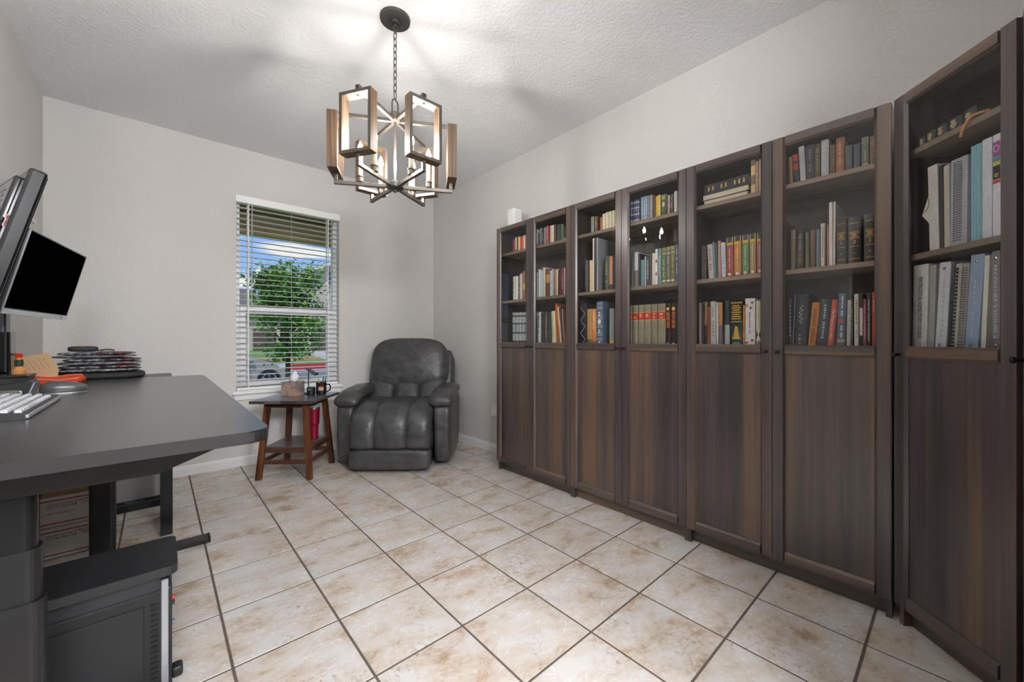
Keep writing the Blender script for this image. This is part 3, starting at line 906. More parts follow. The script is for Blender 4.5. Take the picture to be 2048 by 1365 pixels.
SHN = {0: 'top', 1: 'middle', 2: 'lower'}
ORD = {1: 'first', 2: 'second', 3: 'third', 4: 'fourth', 5: 'fifth', 6: 'sixth'}
PAGES = M('book_pages', 'd9cfb8', .9)
GOLD = hexm('c9a55a', .35)
TEXTM = Matrix(((0, 1, 0, 0), (0, 0, -1, -.0012), (-1, 0, 0, 0), (0, 0, 0, 1)))
TEXTH = Matrix(((1, 0, 0, 0), (0, 0, -1, -.0012), (0, 1, 0, 0), (0, 0, 0, 1)))
def arc(w, r, off, f=1.0, n=6):
    """spine outline (x,y) left to right, pushed outwards by off"""
    out = []
    for k in range(n+1):
        x = -w/2*f+w*f*k/n
        y = r*(2*x/w)**2-off
        out.append((x, y))
    return out
def make_book(rec):
    unit, door, shelf, s, w, h, lean, desc, col, sty = rec
    w = max(w-.0012, .005)
    org, deg = UNITS[unit]
    binder = any(k in desc for k in ('binder', 'folder', 'manual', 'sleeve'))
    nm = 'ring_binder' if 'binder' in desc else 'folder' if 'folder' in desc else 'notebook' if ('notebook' in desc or 'manual' in desc) else 'booklet' if 'booklet' in desc else 'book'
    D = .215 if (binder or h > .27) else (.165 if h > .2 else .13)+random.uniform(-.008, .008)
    D = min(D, .225)
    r = .0008 if binder or w < .012 or nm in ('booklet', 'notebook') else min(.006, w*.17)
    rough = .45
    cm = M('cover_'+col, col, rough, var=(60, .10))
    t = .0016
    b = nb()
    A = arc(w, r, 0)
    inn = [(w/2-t, D), (w/2-t, r+t), (-w/2+t, r+t), (-w/2+t, D)]
    prism(b, [(-w/2, D)]+A+[(w/2, D)]+inn, 0, h, XY)
    o = obj(nm, b, cm)
    where = ('on %s shelf, %s glass door from recliner' % (SHN[shelf], ORD[door])) if door < 7 else 'on %s shelf of the diagonal corner bookcase' % SHN[shelf]
    lab = desc+' '+where
    tag(o, lab, 'binder' if nm == 'ring_binder' else nm)
    th = math.radians(deg)
    cy = .045
    lx, ly = s, cy
    o.location = (org[0]+lx*math.cos(th)-ly*math.sin(th), org[1]+lx*math.sin(th)+ly*math.cos(th), SHZ[shelf]+.0006+abs(math.sin(math.radians(lean)))*w/2)
    o.rotation_euler = Matrix.Rotation(th, 3, 'Z').to_4x4().to_euler() if not lean else (Matrix.Rotation(th, 3, 'Z') @ Matrix.Rotation(math.radians(lean), 3, 'Y')).to_euler()
    if w > .006:
        obj('pages', bx(-w/2+t, w/2-t, r+t, D-.005, .003, h-.004), PAGES, o)
    def band(z0, z1, c, f=.97, nm='spine_band', rr=.5):
        bb = nb()
        P = arc(w, r, .0005, f)
        Q = arc(w, r, -.0004, f)
        prism(bb, P+Q[::-1], h*z0, h*z1, XY)
        obj(nm, bb, hexm(c, .55), o)
    def marks(c, z0, z1, fx=.34, n=9, nm='lettering'):
        """small illegible printed strokes running down the spine"""
        bb = nb()
        rnd = random.Random(int(s*1000)+shelf)
        dz = (z1-z0)*h/n
        for k in range(n):
            if rnd.random() < .18:
                continue
            zc = z0*h+dz*(k+.5)
            ww = w*fx*rnd.uniform(.55, 1)
            box(bb, -ww/2, ww/2, -.0007, r*.2+.0003, zc-dz*.3, zc+dz*.3)
        obj(nm, bb, hexm(c), o)
    def shape(poly, c, nm):
        bb = nb()
        prism(bb, poly, -.0007, r*.3, XZ)
        obj(nm, bb, hexm(c), o)
    def ell(cx, cz, rx, rz, n=14):
        return [(cx+rx*math.cos(2*PI*k/n), cz+rz*math.sin(2*PI*k/n)) for k in range(n)]
    k, _, v = sty.partition(':')
    if k == 'foot': band(0, .16, v)
    elif k == 'foot2': band(0.0, .48, v)
    elif k == 'bars': marks(v, .22, .88)
    elif k == 'bars1': marks(v, .2, .9, .26, 14)
    elif k == 'band':
        c, z0, z1 = v.split(','); band(float(z0), float(z1), c)
    elif k == 'bands':
        for z in (.06, .33, .62, .86): band(z, z+.05, v)
        marks(v, .40, .60)
    elif k == 'pan2':
        band(0, .27, v); band(.55, .83, v)
    elif k == 'redbands':
        band(.46, .66, v); band(.76, .98, v)
    elif k == 'label':
        band(.64, .80, v); band(.805, .82, 'c9a860'); band(.62, .635, 'c9a860'); marks('e0c080', .66, .78, .5, 4)
    elif k == 'five':
        band(.80, .86, 'd8b02e', nm='yellow_band'); band(.865, 1.0, '4a4542', nm='head_band'); marks('e8dcc0', .2, .7, .14, 16)
        shape(ell(0, h*.06, w*.22, h*.035), 'eee4d0', 'emblem')
        for sx in (-1, 1):
            bb = nb(); box(bb, sx*w*.40-.0012, sx*w*.40+.0012, -.0002+r*.5, r, h*.865, h*.995); obj('page_edge', bb, hexm('efe6d2'), o)
    elif k == 'gset':
        for z in (.80, .84, .92, .965): band(z, z+.012, v)
        band(.05, .10, v, .8); marks(v, .18, .76, .2, 12)
    elif k == 'gold':
        marks('d9c98a', .25, .85, .45, 5)
    elif k == 'vol':
        for z in (.10, .36, .53, .56, .64, .67, .86): band(z-.006, z+.006, 'c79a48', .75)
        marks('c79a48', .57, .63, .5, 2)
        m = TEXTH.copy(); m[2][3] = h*.45
        textmesh('volume_number', v, .024, GOLD, o, m)
        shape(ell(0, h*.22, .0028, .0028, 8), 'c79a48', 'star')
    elif k == 'emblem':
        shape(ell(0, h*.52, w*.22, h*.12), v, 'emblem'); marks('b9b482', .75, .95, .7, 3)
    elif k == 'dots':
        for z in (.30, .66): shape(ell(0, h*z, w*.45, h*.055), v, 'red_dot')
    elif k == 'figured':
        band(.42, .80, '6a3320', .8); marks(v, .42, .8, .75, 14); shape(ell(0, h*.87, w*.33, w*.33), 'e8a23c', 'medallion'); shape(ell(0, h*.06, w*.2, w*.2), 'd8d2c8', 'emblem')
    elif k == 'panels':
        for z0, z1 in ((.03, .12), (.15, .24), (.27, .42), (.45, .62), (.65, .84), (.87, .95)):
            for e0, e1 in ((z0, z0+.008), (z1-.008, z1)): band(e0, e1, v, .8)
        marks(v, .66, .83, .4, 3); shape(ell(0, h*.54, w*.24, h*.06), v, 'emblem'); marks(v, .28, .41, .4, 3); shape(ell(0, h*.07, w*.12, w*.12), v, 'emblem')
    elif k == 'swirl':
        pts = [(w*.3*math.sin(i*.75), -.0004, h*(.06+.88*i/24)) for i in range(25)]
        obj('swirl_artwork', tube(nb(), smoothpath(pts, 2), .0022, 5), hexm(v), o)
    elif k == 'goldfig':
        band(.96, .98, v); band(.55, .57, v); marks(v, .60, .93, .8, 7)
        shape([(-w*.34, h*.18), (w*.34, h*.18), (w*.2, h*.30), (w*.14, h*.42), (w*.08, h*.46), (-w*.08, h*.46), (-w*.14, h*.40), (-w*.18, h*.30)], v, 'gold_figure')
        marks('8fa8a0', .03, .12, .7, 3)
    elif k == 'flowers':
        for z in (.10, .86):
            for dx, dz in ((-.012, 0), (.010, .012), (.004, -.014)):
                shape(ell(dx*w/.04, h*z+dz, .0055, .0065, 9), v if dx < 0 else '6d6a52', 'flower')
        marks('8d7f96', .28, .72, .22, 16)
    elif k == 'diamond':
        shape([(-w*.45, h*.38), (-w*.05, h*.27), (-w*.4, h*.2)], v, 'leaf_motif'); shape([(w*.45, h*.38), (w*.05, h*.27), (w*.4, h*.2)], v, 'leaf_motif')
        band(0, .14, '77836a'); marks('a99c80', .5, .9, .2, 10)
    elif k == 'medal':
        shape(ell(0, h*.5, w*.3, w*.3), v, 'medallion'); marks('c9d4de', .58, .95, .3, 10); marks('d5dce2', .2, .42, .3, 7); band(.12, .17, 'a89a72', .8)
    elif k == 'script':
        m = TEXTM.copy(); m[2][3] = h*.62
        pts = [(w*.12*math.sin(i*1.7)+w*.04*math.sin(i*.6), -.0006, h*(.80-.34*i/16)) for i in range(17)]
        obj('script_title', tube(nb(), smoothpath(pts, 3), .0011, 5), hexm('d9dcdc'), o)
        marks('c5c9ca', .08, .26, .18, 6)
        bb = nb(); box(bb, -w/2-.0006, -w/2+.001, -.0006, r+.004, 0, h); obj('pale_edge', bb, hexm('aab0b4'), o)
    elif k in ('coil', 'coil2', 'comb'):
        bb = nb()
        n = 16 if k == 'coil' else 34 if k == 'coil2' else 22
        for i in range(n):
            zc = h*(.04+.92*(i+.5)/n)
            rr = min(w*.42, .012) if k != 'comb' else w*.48
            if k == 'comb':
                box(bb, -rr, 0, -.006, .002, zc-h*.012, zc+h*.012)
            else:
                tube(bb, [(rr*math.cos(a), -.002+rr*.8*math.sin(a), zc) for a in [PI*(1+q/6) for q in range(7)]], .0014 if k == 'coil' else .001, 4)
        obj('binding_coil', bb, M('coil_white', 'e3e3e3', .4) if k == 'coil' else M('coil_black', '2a2b2f', .4), o)
    elif k == 'rivets':
        for z in (.07, .93):
            bb = nb(); lathe(bb, [(.0055, 0), (.005, .0015), (.002, .0022)], 10)
            obj('rivet', bb, CHROME, o, (0, -.0002, h*z), (PI/2, 0, 0))
        marks('b9c2cc', .15, .8, .2, 12)
    elif k == 'ridge':
        for x in (-.3, 0, .3):
            bb = nb(); box(bb, w*x-.001, w*x+.001, -.001, .001, 0, h); obj('spine_ridge', bb, hexm('a5cfd6'), o)
    elif k == 'sticker':
        for z0, z1, c in ((.78, .93, 'a84f9a'), (.735, .775, '4f9a8a'), (.70, .73, 'd8b640'), (.56, .695, '232326'), (.52, .555, 'c23a4e')):
            band(z0, z1, c, .9, 'label_patch')
        marks('e0c83a', .58, .62, .5, 2)
        bb = nb()
        for q in range(20):
            a0, a1 = 2*PI*q/20, 2*PI*(q+1)/20
            prism(bb, [(.008*math.cos(a0), h*.86+.011*math.sin(a0)), (.008*math.cos(a1), h*.86+.011*math.sin(a1)), (.0062*math.cos(a1), h*.86+.009*math.sin(a1)), (.0062*math.cos(a0), h*.86+.009*math.sin(a0))], -.0012, -.0004, XZ)
        obj('logo_ring', bb, hexm('ece6ee'), o)
    elif k == 'text':
        tcol = {'JOSEPHUS': 'f0e2cc', 'BREAD BIBLE': '5a3a18', 'THE ONENESS OF GOD': 'a39a86', 'PENTECOSTAL HOME STUDY COURSE': '6a6a6e'}.get(v, 'e6e2dc')
        fr = {'JOSEPHUS': (.52, .70), 'ADVANCE': (.22, .76), 'The Measure of a Man': (.62, .50)}.get(v, (.72, .50))
        m = TEXTM.copy(); m[2][3] = h*fr[1]
        textmesh('title', v, min(w*.62, .022), hexm(tcol), o, m, width=h*fr[0])
        if v == 'JOSEPHUS':
            band(0, .13, '9a5a44'); band(.30, .92, 'd88a4a')
        if v.startswith('MY'):
            for z in (.07, .93):
                bb = nb(); lathe(bb, [(.0055, 0), (.005, .0015), (.002, .0022)], 10)
                obj('rivet', bb, CHROME, o, (0, -.0002, h*z), (PI/2, 0, 0))
    return o, lab
seen = {}
for rec in TBL:
    o, lab = make_book(rec)
    seen.setdefault(lab, []).append(o)
for lab, os_ in seen.items():
    if len(os_) > 1:
        for o in os_:
            o['group'] = 'matching volumes: '+' '.join(lab.split()[:6])
def place(o, unit, lx, ly, z, extra=0):
    org, deg = UNITS[unit]
    th = math.radians(deg)
    o.location = (org[0]+lx*math.cos(th)-ly*math.sin(th), org[1]+lx*math.sin(th)+ly*math.cos(th), z)
    o.rotation_euler = (0, 0, th+extra)
    return o
# flat stack on the top shelf behind the fifth door
zz = 1.8046
for i, (x0, x1, d, hh, col, lab) in enumerate(((.07, .285, .15, .024, '8a6a44', 'flat tan book at the bottom of the lying stack'), (.065, .29, .17, .030, '2b2d31', 'flat black book with cream page edges in the lying stack'), (.075, .288, .16, .050, '26282c', 'thick black book with gold letters, topmost of the lying stack'))):
    b = nb()
    t = .002
    w = x1-x0
    box(b, 0, w, 0, d, 0, t); box(b, 0, w, 0, d, hh-t, hh); box(b, 0, w, 0, t, t, hh-t) if i == 2 else box(b, 0, w, d-t, d, t, hh-t)
    o = tag(obj('book', b, M('cover_'+col, col, .45)), lab, 'book')
    place(o, 'C', x0, .046, zz)
    obj('pages', bx(.004, w-.004, .004, d-.004, t, hh-t), PAGES, o)
    if i == 2:
        bb = nb()
        for q in range(9):
            if q in (2, 5): continue
            box(bb, .02+q*.021, .028+q*.021, -.0006, .001, .014, .036)
        obj('lettering', bb, GOLD, o)
    zz += hh+.0004
# dark folder board at the left end of the sixth door's middle shelf
o = tag(obj('folder', bx(-.002, .002, 0, .22, 0, .245, bev=.0006), M('cover_6b6052', '6b6052', .5)), 'brown board folder against divider on middle shelf, sixth glass door', 'folder')
place(o, 'C', .428, .05, 1.4116)
# perforated black panels behind the lower shelf books
def pegboard(unit, x0, x1, lab):
    w = x1-x0
    o = tag(obj('pegboard', prism(nb(), rrect(0, w, 0, .285, .012, 3), 0, .004, XZ), M('pegboard_black', '15161a', .4)), lab, 'pegboard')
    place(o, unit, x0, .236, 1.0526)
    b = nb()
    zr = 0
    for q in range(9):
        zr = .275-q*.014
        n = int(w/.014)
        for p in range(n):
            x = .012+p*.014+(.007 if q % 2 else 0)
            if x < w-.01 and zr > .15:
                prism(b, [(x-.0022, zr), (x, zr-.0022), (x+.0022, zr), (x, zr+.0022)], -.0006, 0, XZ)
    obj('peg_holes', b, hexm('85857f'), o)['kind'] = 'stuff'
pegboard('B', .555, .775, 'black perforated panel behind tan red-label volumes')
pegboard('C', .03, .385, 'black perforated panel behind flower-corner white book')
# black-headed clips standing in front of the panel behind the fourth door
for i, (x, hh) in enumerate(((.715, .335), (.742, .335), (.765, .315))):
    b = nb()
    tube(b, [(0, 0, 0), (0, 0, hh-.03)], .0028, 6)
    o = tag(obj('hook_clip', b, M('clip_grey', '8d8f93', .4)), 'small black-headed clip rising above the dark figured volumes', 'clip', 'black-headed clips behind the figured volumes')
    place(o, 'B', x, .222, 1.0526)
    obj('clip_head', tube(nb(), [(0, 0, hh-.032), (0, 0, hh)], .0075, 8), BLACK, o)
# curved orange page marker hanging over the top shelf edge, diagonal bookcase
o = tag(obj('ribbon_marker', tube(nb(), smoothpath([(0, .02, .008), (-.012, .006, .008), (-.032, -.004, .004), (-.052, -.005, -.018), (-.062, -.005, -.046)], 4), .004, 6), hexm('d39a5c')), 'curved orange marker hanging over top shelf edge of diagonal bookcase', 'marker')
place(o, 'D', .285, .0265, 1.806)
# paper with green marks sticking out of the binder, diagonal bookcase
o = tag(obj('loose_sheet', prism(nb(), [(-.03, .06), (.004, .15), (.004, .0), (-.006, .03)], 0, .0012, XZ), hexm('dcd5ca')), 'loose white sheet with green strokes beside the white binder', 'paper')
place(o, 'D', .092, .046, 1.49)
obj('green_stroke', tube(nb(), smoothpath([(-.022, -.0008, .07), (-.010, -.0008, .078), (-.002, -.0008, .1), (-.004, -.0008, .115)], 3), .0013, 5), hexm('3fa06a'), o)
# white speaker box on top of the first bookcase
o = thing('speaker_box', 'upright white plastic box on top of bookcase beside recliner', 'speaker', (2.20, 2.475, 2.0205), math.radians(-90))
obj('housing', bx(-.04, .04, 0, .09, 0, .165, bev=.008, seg=3), M('matte_white', 'e8e8e6', .5), o)
obj('front_face', bx(-.036, .036, -.003, .0005, .006, .159, bev=.001), M('matte_white2', 'dededb', .6), o)
# black box on top of the unit past the corner
o = thing('storage_box', 'black lidded box on top of bookcase past the corner', 'box', (1.60, -.30, 2.0205), 0)
obj('box_body', bx(-.22, .22, -.13, .155, 0, .14, bev=.006, seg=2), BLACK, o)
obj('lid', bx(-.225, .225, -.135, .16, .14, .18, bev=.006, seg=2), M('black_lid', '1d1e20', .5), o)
# wall outlet
o = thing('wall_outlet', 'white wall outlet with plug beside the first bookcase', 'outlet', (X1, 2.955, .40), math.radians(-90))
obj('cover_plate', bx(-.036, .036, -.006, 0, -.058, .058, bev=.003, seg=2), TRIM, o)
for zc in (-.026, .026):
    obj('socket', prism(nb(), rrect(-.016, .016, zc-.014, zc+.014, .012), -.008, -.005, XZ), hexm('dcdcda'), o)
obj('plug', bx(-.018, .018, -.04, -.008, -.045, .0, bev=.005, seg=2), TRIM, o)

# ================================================================== chandelier
ch = thing('chandelier', 'six-light chandelier with rectangular wood and metal frames on a chain', 'chandelier', (.907, 1.914, 0))
obj('ceiling_canopy', lathe(nb(), [(.0, 2.708), (.022, 2.708), (.024, 2.722), (.074, 2.726), (.076, 2.74)], 40), GUND, ch, smooth=False)
obj('canopy_loop', lathe(nb(), [(.0, 2.690), (.009, 2.692), (.010, 2.706), (.006, 2.712)], 14), GUND, ch)
def link_pts(zc, rot):
    pts = []
    for k in range(17):
        a = 2*PI*k/16
        x = .0085*math.copysign(abs(math.cos(a))**.8, math.cos(a))
        z = .021*math.copysign(abs(math.sin(a))**.8, math.sin(a))
        pts.append((x*math.cos(rot), x*math.sin(rot), zc+z))
    return pts
zc = 2.684
i = 0
while zc > 2.325:
    obj('chain_link', tube(nb(), link_pts(zc, (i % 2)*PI/2+.4), .0026, 6, cap=False), GUN, ch)
    zc -= .0335
    i += 1
b = nb()
tube(b, [(-.022, 0, 2.245), (-.022, 0, 2.30), (-.015, 0, 2.318), (0, 0, 2.324), (.015, 0, 2.318), (.022, 0, 2.30), (.022, 0, 2.245)], .0038, 8)
obj('hanging_loop', b, GUN, ch, rot=(0, 0, .4))
obj('upper_hub', lathe(nb(), [(0, 2.205), (.020, 2.205), (.026, 2.212), (.026, 2.226), (.044, 2.232), (.042, 2.240), (.012, 2.252), (.006, 2.262)], 20), GUN, ch)
obj('center_rod', tube(nb(), [(0, 0, 1.88), (0, 0, 2.21)], .0065, 12), GUN, ch)
obj('lower_hub', lathe(nb(), [(0, 1.846), (.008, 1.848), (.010, 1.858), (.034, 1.862), (.044, 1.868), (.046, 1.888), (.020, 1.894), (.012, 1.905)], 24), GUND, ch)
bulb_m = M('bulb_glow', (1, .965, .91), .3, emit=BULB)
candle_m = M('candle_sleeve', 'b9a68e', .5)
RA = .285
for k in range(6):
    hd = math.radians(59+60*k)
    rot = (0, 0, -hd+PI/2)        # local +x points along the heading
    def P(name, bm, m, par=ch, **kw):
        return obj(name, bm, m, par, rot=rot if par is ch else (0, 0, 0), **kw)
    b = nb()
    box(b, .03, RA+.006, -.008, .008, 1.866, 1.884, bev=.0012); box(b, RA-.010, RA+.006, -.008, .008, 1.884, 1.918, bev=.0012)
    P('lower_arm', b, GUN)
    b = nb()
    box(b, .018, RA+.006, -.008, .008, 2.206, 2.224, bev=.0012); box(b, RA-.010, RA+.006, -.0105, .0105, 2.190, 2.2245, bev=.0012)
    P('upper_arm', b, GUN)
    # rectangular ring: width tangential, depth radial
    fw2, z0, z1, dp, th = .083, 1.918, 2.192, .022, .0145
    b = nb()
    c = RA
    box(b, c-dp, c+dp, -fw2, -fw2+th, z0, z1, bev=.0012); box(b, c-dp, c+dp, fw2-th, fw2, z0, z1, bev=.0012)
    box(b, c-dp, c+dp, -fw2+th, fw2-th, z0, z0+th, bev=.0008); box(b, c-dp, c+dp, -fw2+th, fw2-th, z1-th, z1, bev=.0008)
    fr = P('wood_frame', b, OLDWOOD)
    b = nb()
    for xf in (c-dp-.0012, c+dp-.0005):
        box(b, xf, xf+.0017, -fw2, -fw2+th, z0, z1); box(b, xf, xf+.0017, fw2-th, fw2, z0, z1)
        box(b, xf, xf+.0017, -fw2+th, fw2-th, z0, z0+th); box(b, xf, xf+.0017, -fw2+th, fw2-th, z1-th, z1)
    P('metal_edge', b, GUN, fr)
    b = nb(); lathe(b, [(.005, 0), (.0045, .003), (.002, .004)], 8, (c, 0, z1-th-.004)); P('screw', b, GUND, fr)
    rc = .168
    b = nb(); lathe(b, [(.014, 1.884), (.0155, 1.888), (.0155, 1.908), (.019, 1.910), (.019, 1.914), (.013, 1.916)], 16, (rc, 0, 0))
    P('candle_cup', b, GUN)
    P('candle_sleeve', lathe(nb(), [(.0115, 1.914), (.0115, 2.026), (.008, 2.03)], 16, (rc, 0, 0)), candle_m, smooth=False)
    P('bulb', lathe(nb(), [(.005, 2.028), (.0095, 2.034), (.0135, 2.046), (.0125, 2.060), (.0075, 2.074), (.0025, 2.085), (.0005, 2.090)], 14, (rc, 0, 0)), bulb_m, smooth=True)

# ================================================================== recliner
LEA = M('black_leather', '2b2c2d', .38, coat=.0)
def _leather():
    t = LEA.node_tree
    b = t.nodes['Principled BSDF']
    o = t.nodes.new('ShaderNodeTexCoord')
    n = N(t, 'ShaderNodeTexNoise'); n.inputs['Scale'].default_value = 9; n.inputs['Detail'].default_value = 4; n.inputs['Distortion'].default_value = .8
    n2 = N(t, 'ShaderNodeTexVoronoi'); n2.inputs['Scale'].default_value = 420
    t.links.new(o.outputs['Object'], n.inputs['Vector']); t.links.new(o.outputs['Object'], n2.inputs['Vector'])
    b1 = N(t, 'ShaderNodeBump'); b1.inputs['Strength'].default_value = .5; b1.inputs['Distance'].default_value = .02
    b2 = N(t, 'ShaderNodeBump'); b2.inputs['Strength'].default_value = .12; b2.inputs['Distance'].default_value = .001
    t.links.new(n.outputs['Fac'], b1.inputs['Height']); t.links.new(n2.outputs['Distance'], b2.inputs['Height'])
    t.links.new(b1.outputs[0], b2.inputs['Normal']); t.links.new(b2.outputs[0], b.inputs['Normal'])
    r = ramp(t, [(.35, srgb('363637')), (.7, srgb('4a4a4b'))])
    t.links.new(n.outputs['Fac'], r.inputs[0]); t.links.new(r.outputs[0], b.inputs['Base Color'])
_leather()
rec = thing('recliner', 'black leather recliner armchair in the corner beside the window', 'armchair', (1.745, 3.478, 0), math.radians(-40))
obj('base', bx(-.30, .30, -.36, .34, .004, .09, bev=.01), BLACK, rec)
for k, (x, a) in enumerate(((-.225, .108), (0, .148), (.225, .108))):
    b = cushion(nb(), [(.20, .46), (.05, .475), (-.18, .485), (-.34, .475), (-.445, .42), (-.475, .33), (-.475, .24), (-.470, .178)], a, .072, 3.0, 24, .05, x)
    obj('seat_cushion', b, LEA, rec, smooth=True)
obj('footrest_panel', superbox(nb(), (0, -.482, .106), (.672, .135, .165), 7, 10), LEA, rec, smooth=True)
obj('seat_side', superbox(nb(), (0, -.06, .30), (.66, .74, .40), 9, 6), LEA, rec, smooth=True)
for k, (x, a) in enumerate(((-.24, .125), (0, .132), (.24, .125))):
    b = cushion(nb(), [(.07, .42), (.12, .52), (.185, .64), (.24, .76)], a, .085, 3.4, 24, .03, x)
    obj('lumbar_cushion', b, LEA, rec, smooth=True)
rb = Matrix.Rotation(math.radians(-14), 3, 'X')
def pillow(q):
    # puffy headrest: sags forward at the bottom with a few folds
    v = q.copy()
    f = math.sin(3.1*v.x+1)*.02+math.sin(9*v.x+4*v.z)*.018*max(0, -v.z)+math.sin(17*v.x+2*v.z)*.012*max(0, .3-v.z)
    v.y = v.y*(1+.16*(1-v.x*v.x)*(1-v.z*v.z))+f*(1 if v.y < 0 else 0)
    v.x *= 1-.10*max(0, v.z)**2
    v.z += .03*math.sin(v.x*PI*.5+1.2)*(.5-.5*v.z)-.05*(v.x*v.x)*(1 if v.z < 0 else .6)*(-1 if v.z < 0 else 1)
    return v
obj('headrest_cushion', superbox(nb(), (0, .255, .838), (.77, .235, .525), 4.2, 18, pillow, rb), LEA, rec, smooth=True)
obj('back_shell', superbox(nb(), (0, .335, .655), (.86, .13, .70), 7, 8, None, rb), LEA, rec, smooth=True)
for s in (-1, 1):
    x = s*.408
    def armfn(q, s=s):
        v = q.copy()
        v.x *= 1+.06*v.z
        return v
    obj('armrest', superbox(nb(), (x, -.015, .295), (.158, .80, .55), 7, 10, armfn), LEA, rec, smooth=True)
    b = cushion(nb(), [(.24, .60), (.10, .615), (-.10, .612), (-.26, .598), (-.36, .572), (-.425, .535)], .104, .052, 2.6, 20, .06, s*.400, .03)
    obj('arm_pad', b, LEA, rec, smooth=True)

# ================================================================== side table
tb = thing('side_table', 'splayed-leg mahogany side table between desk and recliner', 'table', (.862, 3.628, 0), math.radians(-40))
W2, D2 = .235, .262
for i in range(4):
    x0 = -W2+2*W2*i/4
    obj('top_plank', bx(x0+.0006, x0+2*W2/4-.0006, -D2, D2, .597, .62, bev=.0015), TABLETOP, tb)
def leg(sx, sy):
    b = nb()
    tx, ty, fx, fy = sx*.145, sy*.165, sx*.195, sy*.205
    h = .021
    vs = []
    for (cx, cy, z) in ((fx, fy, 0), (tx, ty, .597)):
        vs.append([b.verts.new((cx+dx*h, cy+dy*h*.8, z)) for dx, dy in ((-1, -1), (1, -1), (1, 1), (-1, 1))])
    b.faces.new(vs[0][::-1]); b.faces.new(vs[1])
    for k in range(4):
        b.faces.new((vs[0][k], vs[0][(k+1) % 4], vs[1][(k+1) % 4], vs[1][k]))
    bmesh.ops.bevel(b, geom=b.edges[:], offset=.002, segments=1, affect='EDGES')
    obj('leg', b, REDWOOD, tb)
for sx in (-1, 1):
    for sy in (-1, 1):
        leg(sx, sy)
lx = lambda z: .195-(.195-.145)*z/.597
ly = lambda z: .205-(.205-.165)*z/.597
for sy in (-1, 1):
    obj('apron', bx(-.13, .13, sy*ly(.575)-.009, sy*ly(.575)+.009, .555, .597), REDWOODH, tb)
    for z, hh in ((.135, .03), (.222, .03)):
        obj('stretcher', bx(-lx(z)+.018, lx(z)-.018, sy*ly(z)-.009, sy*ly(z)+.009, z-hh/2, z+hh/2), REDWOODH, tb)
for sx in (-1, 1):
    obj('apron', bx(sx*lx(.575)-.009, sx*lx(.575)+.009, -.15, .15, .555, .597), REDWOODH, tb)
    for z, hh in ((.135, .03), (.222, .03)):
        obj('stretcher', bx(sx*lx(z)-.009, sx*lx(z)+.009, -ly(z)+.018, ly(z)-.018, z-hh/2, z+hh/2), REDWOODH, tb)
obj('lower_shelf', bx(-lx(.24)+.012, lx(.24)-.012, -ly(.24)+.012, ly(.24)-.012, .237, .252), TABLETOP, tb)
def on_table(o, x, y, z=.6205, extra=0):
    a = math.radians(-40)
    o.location = (.862+x*math.cos(a)-y*math.sin(a), 3.628+x*math.sin(a)+y*math.cos(a), z)
    o.rotation_euler = (0, 0, a+extra)
# tissue box
tx = thing('tissue_box', 'square tissue box with faded grey and pink print on side table', 'tissue box')
on_table(tx, -.055, .035, extra=math.radians(-8))
TISB = M('tissue_box_print', '9a8c86', .6)
def _tis():
    t = TISB.node_tree; b = t.nodes['Principled BSDF']; o = t.nodes.new('ShaderNodeTexCoord')
    n = N(t, 'ShaderNodeTexNoise'); n.inputs['Scale'].default_value = 22; n.inputs['Detail'].default_value = 5
    t.links.new(o.outputs['Object'], n.inputs['Vector'])
    r = ramp(t, [(.35, srgb('6d6a6e')), (.5, srgb('96857e')), (.65, srgb('b58a72'))])
    t.links.new(n.outputs['Fac'], r.inputs[0]); t.links.new(r.outputs[0], b.inputs['Base Color'])
_tis()
obj('carton', bx(-.062, .062, -.062, .062, 0, .118, bev=.002), TISB, tx)
obj('opening_slot', prism(nb(), [(.036*math.cos(2*PI*k/20), .024*math.sin(2*PI*k/20)) for k in range(20)], .1182, .1192, XY), hexm('5a5658'), tx)
b = nb()
n = 18
rings = []
for q, (rr, z) in enumerate(((.028, .119), (.036, .14), (.034, .162), (.026, .182), (.012, .200))):
    rings.append([b.verts.new((rr*math.cos(2*PI*k/n)*(1+.28*math.sin(5*k*2*PI/n+q))+.004*q, rr*.55*math.sin(2*PI*k/n)*(1+.3*math.cos(4*k*2*PI/n)), z+.006*math.sin(3*k*2*PI/n))) for k in range(n)])
for a, c in zip(rings, rings[1:]):
    for k in range(n):
        b.faces.new((a[k], a[(k+1) % n], c[(k+1) % n], c[k]))
b.faces.new(rings[-1])
obj('tissue', b, M('tissue_paper', 'e4e6ec', .9), tx, smooth=True)
# phone stand behind the tissue box
ps = thing('phone_stand', 'thin black stand with a tilted dark plate on side table', 'stand')
on_table(ps, .02, .145)
obj('base_plate', lathe(nb(), [(.035, 0), (.035, .006), (.03, .008)], 20), BLACK, ps)
obj('stem', tube(nb(), [(0, 0, .005), (0, 0, .205)], .0045, 8), BLACK, ps)
obj('tilted_plate', bx(-.012, .085, -.035, .035, -.004, .004, bev=.002), M('dark_plate', '3b4448', .35), ps, (0, 0, .212), (0, math.radians(36), 0))
obj('plate_lip', bx(.074, .086, -.02, .02, .004, .018, bev=.002), BLACK, ps, (0, 0, .212), (0, math.radians(36), 0))
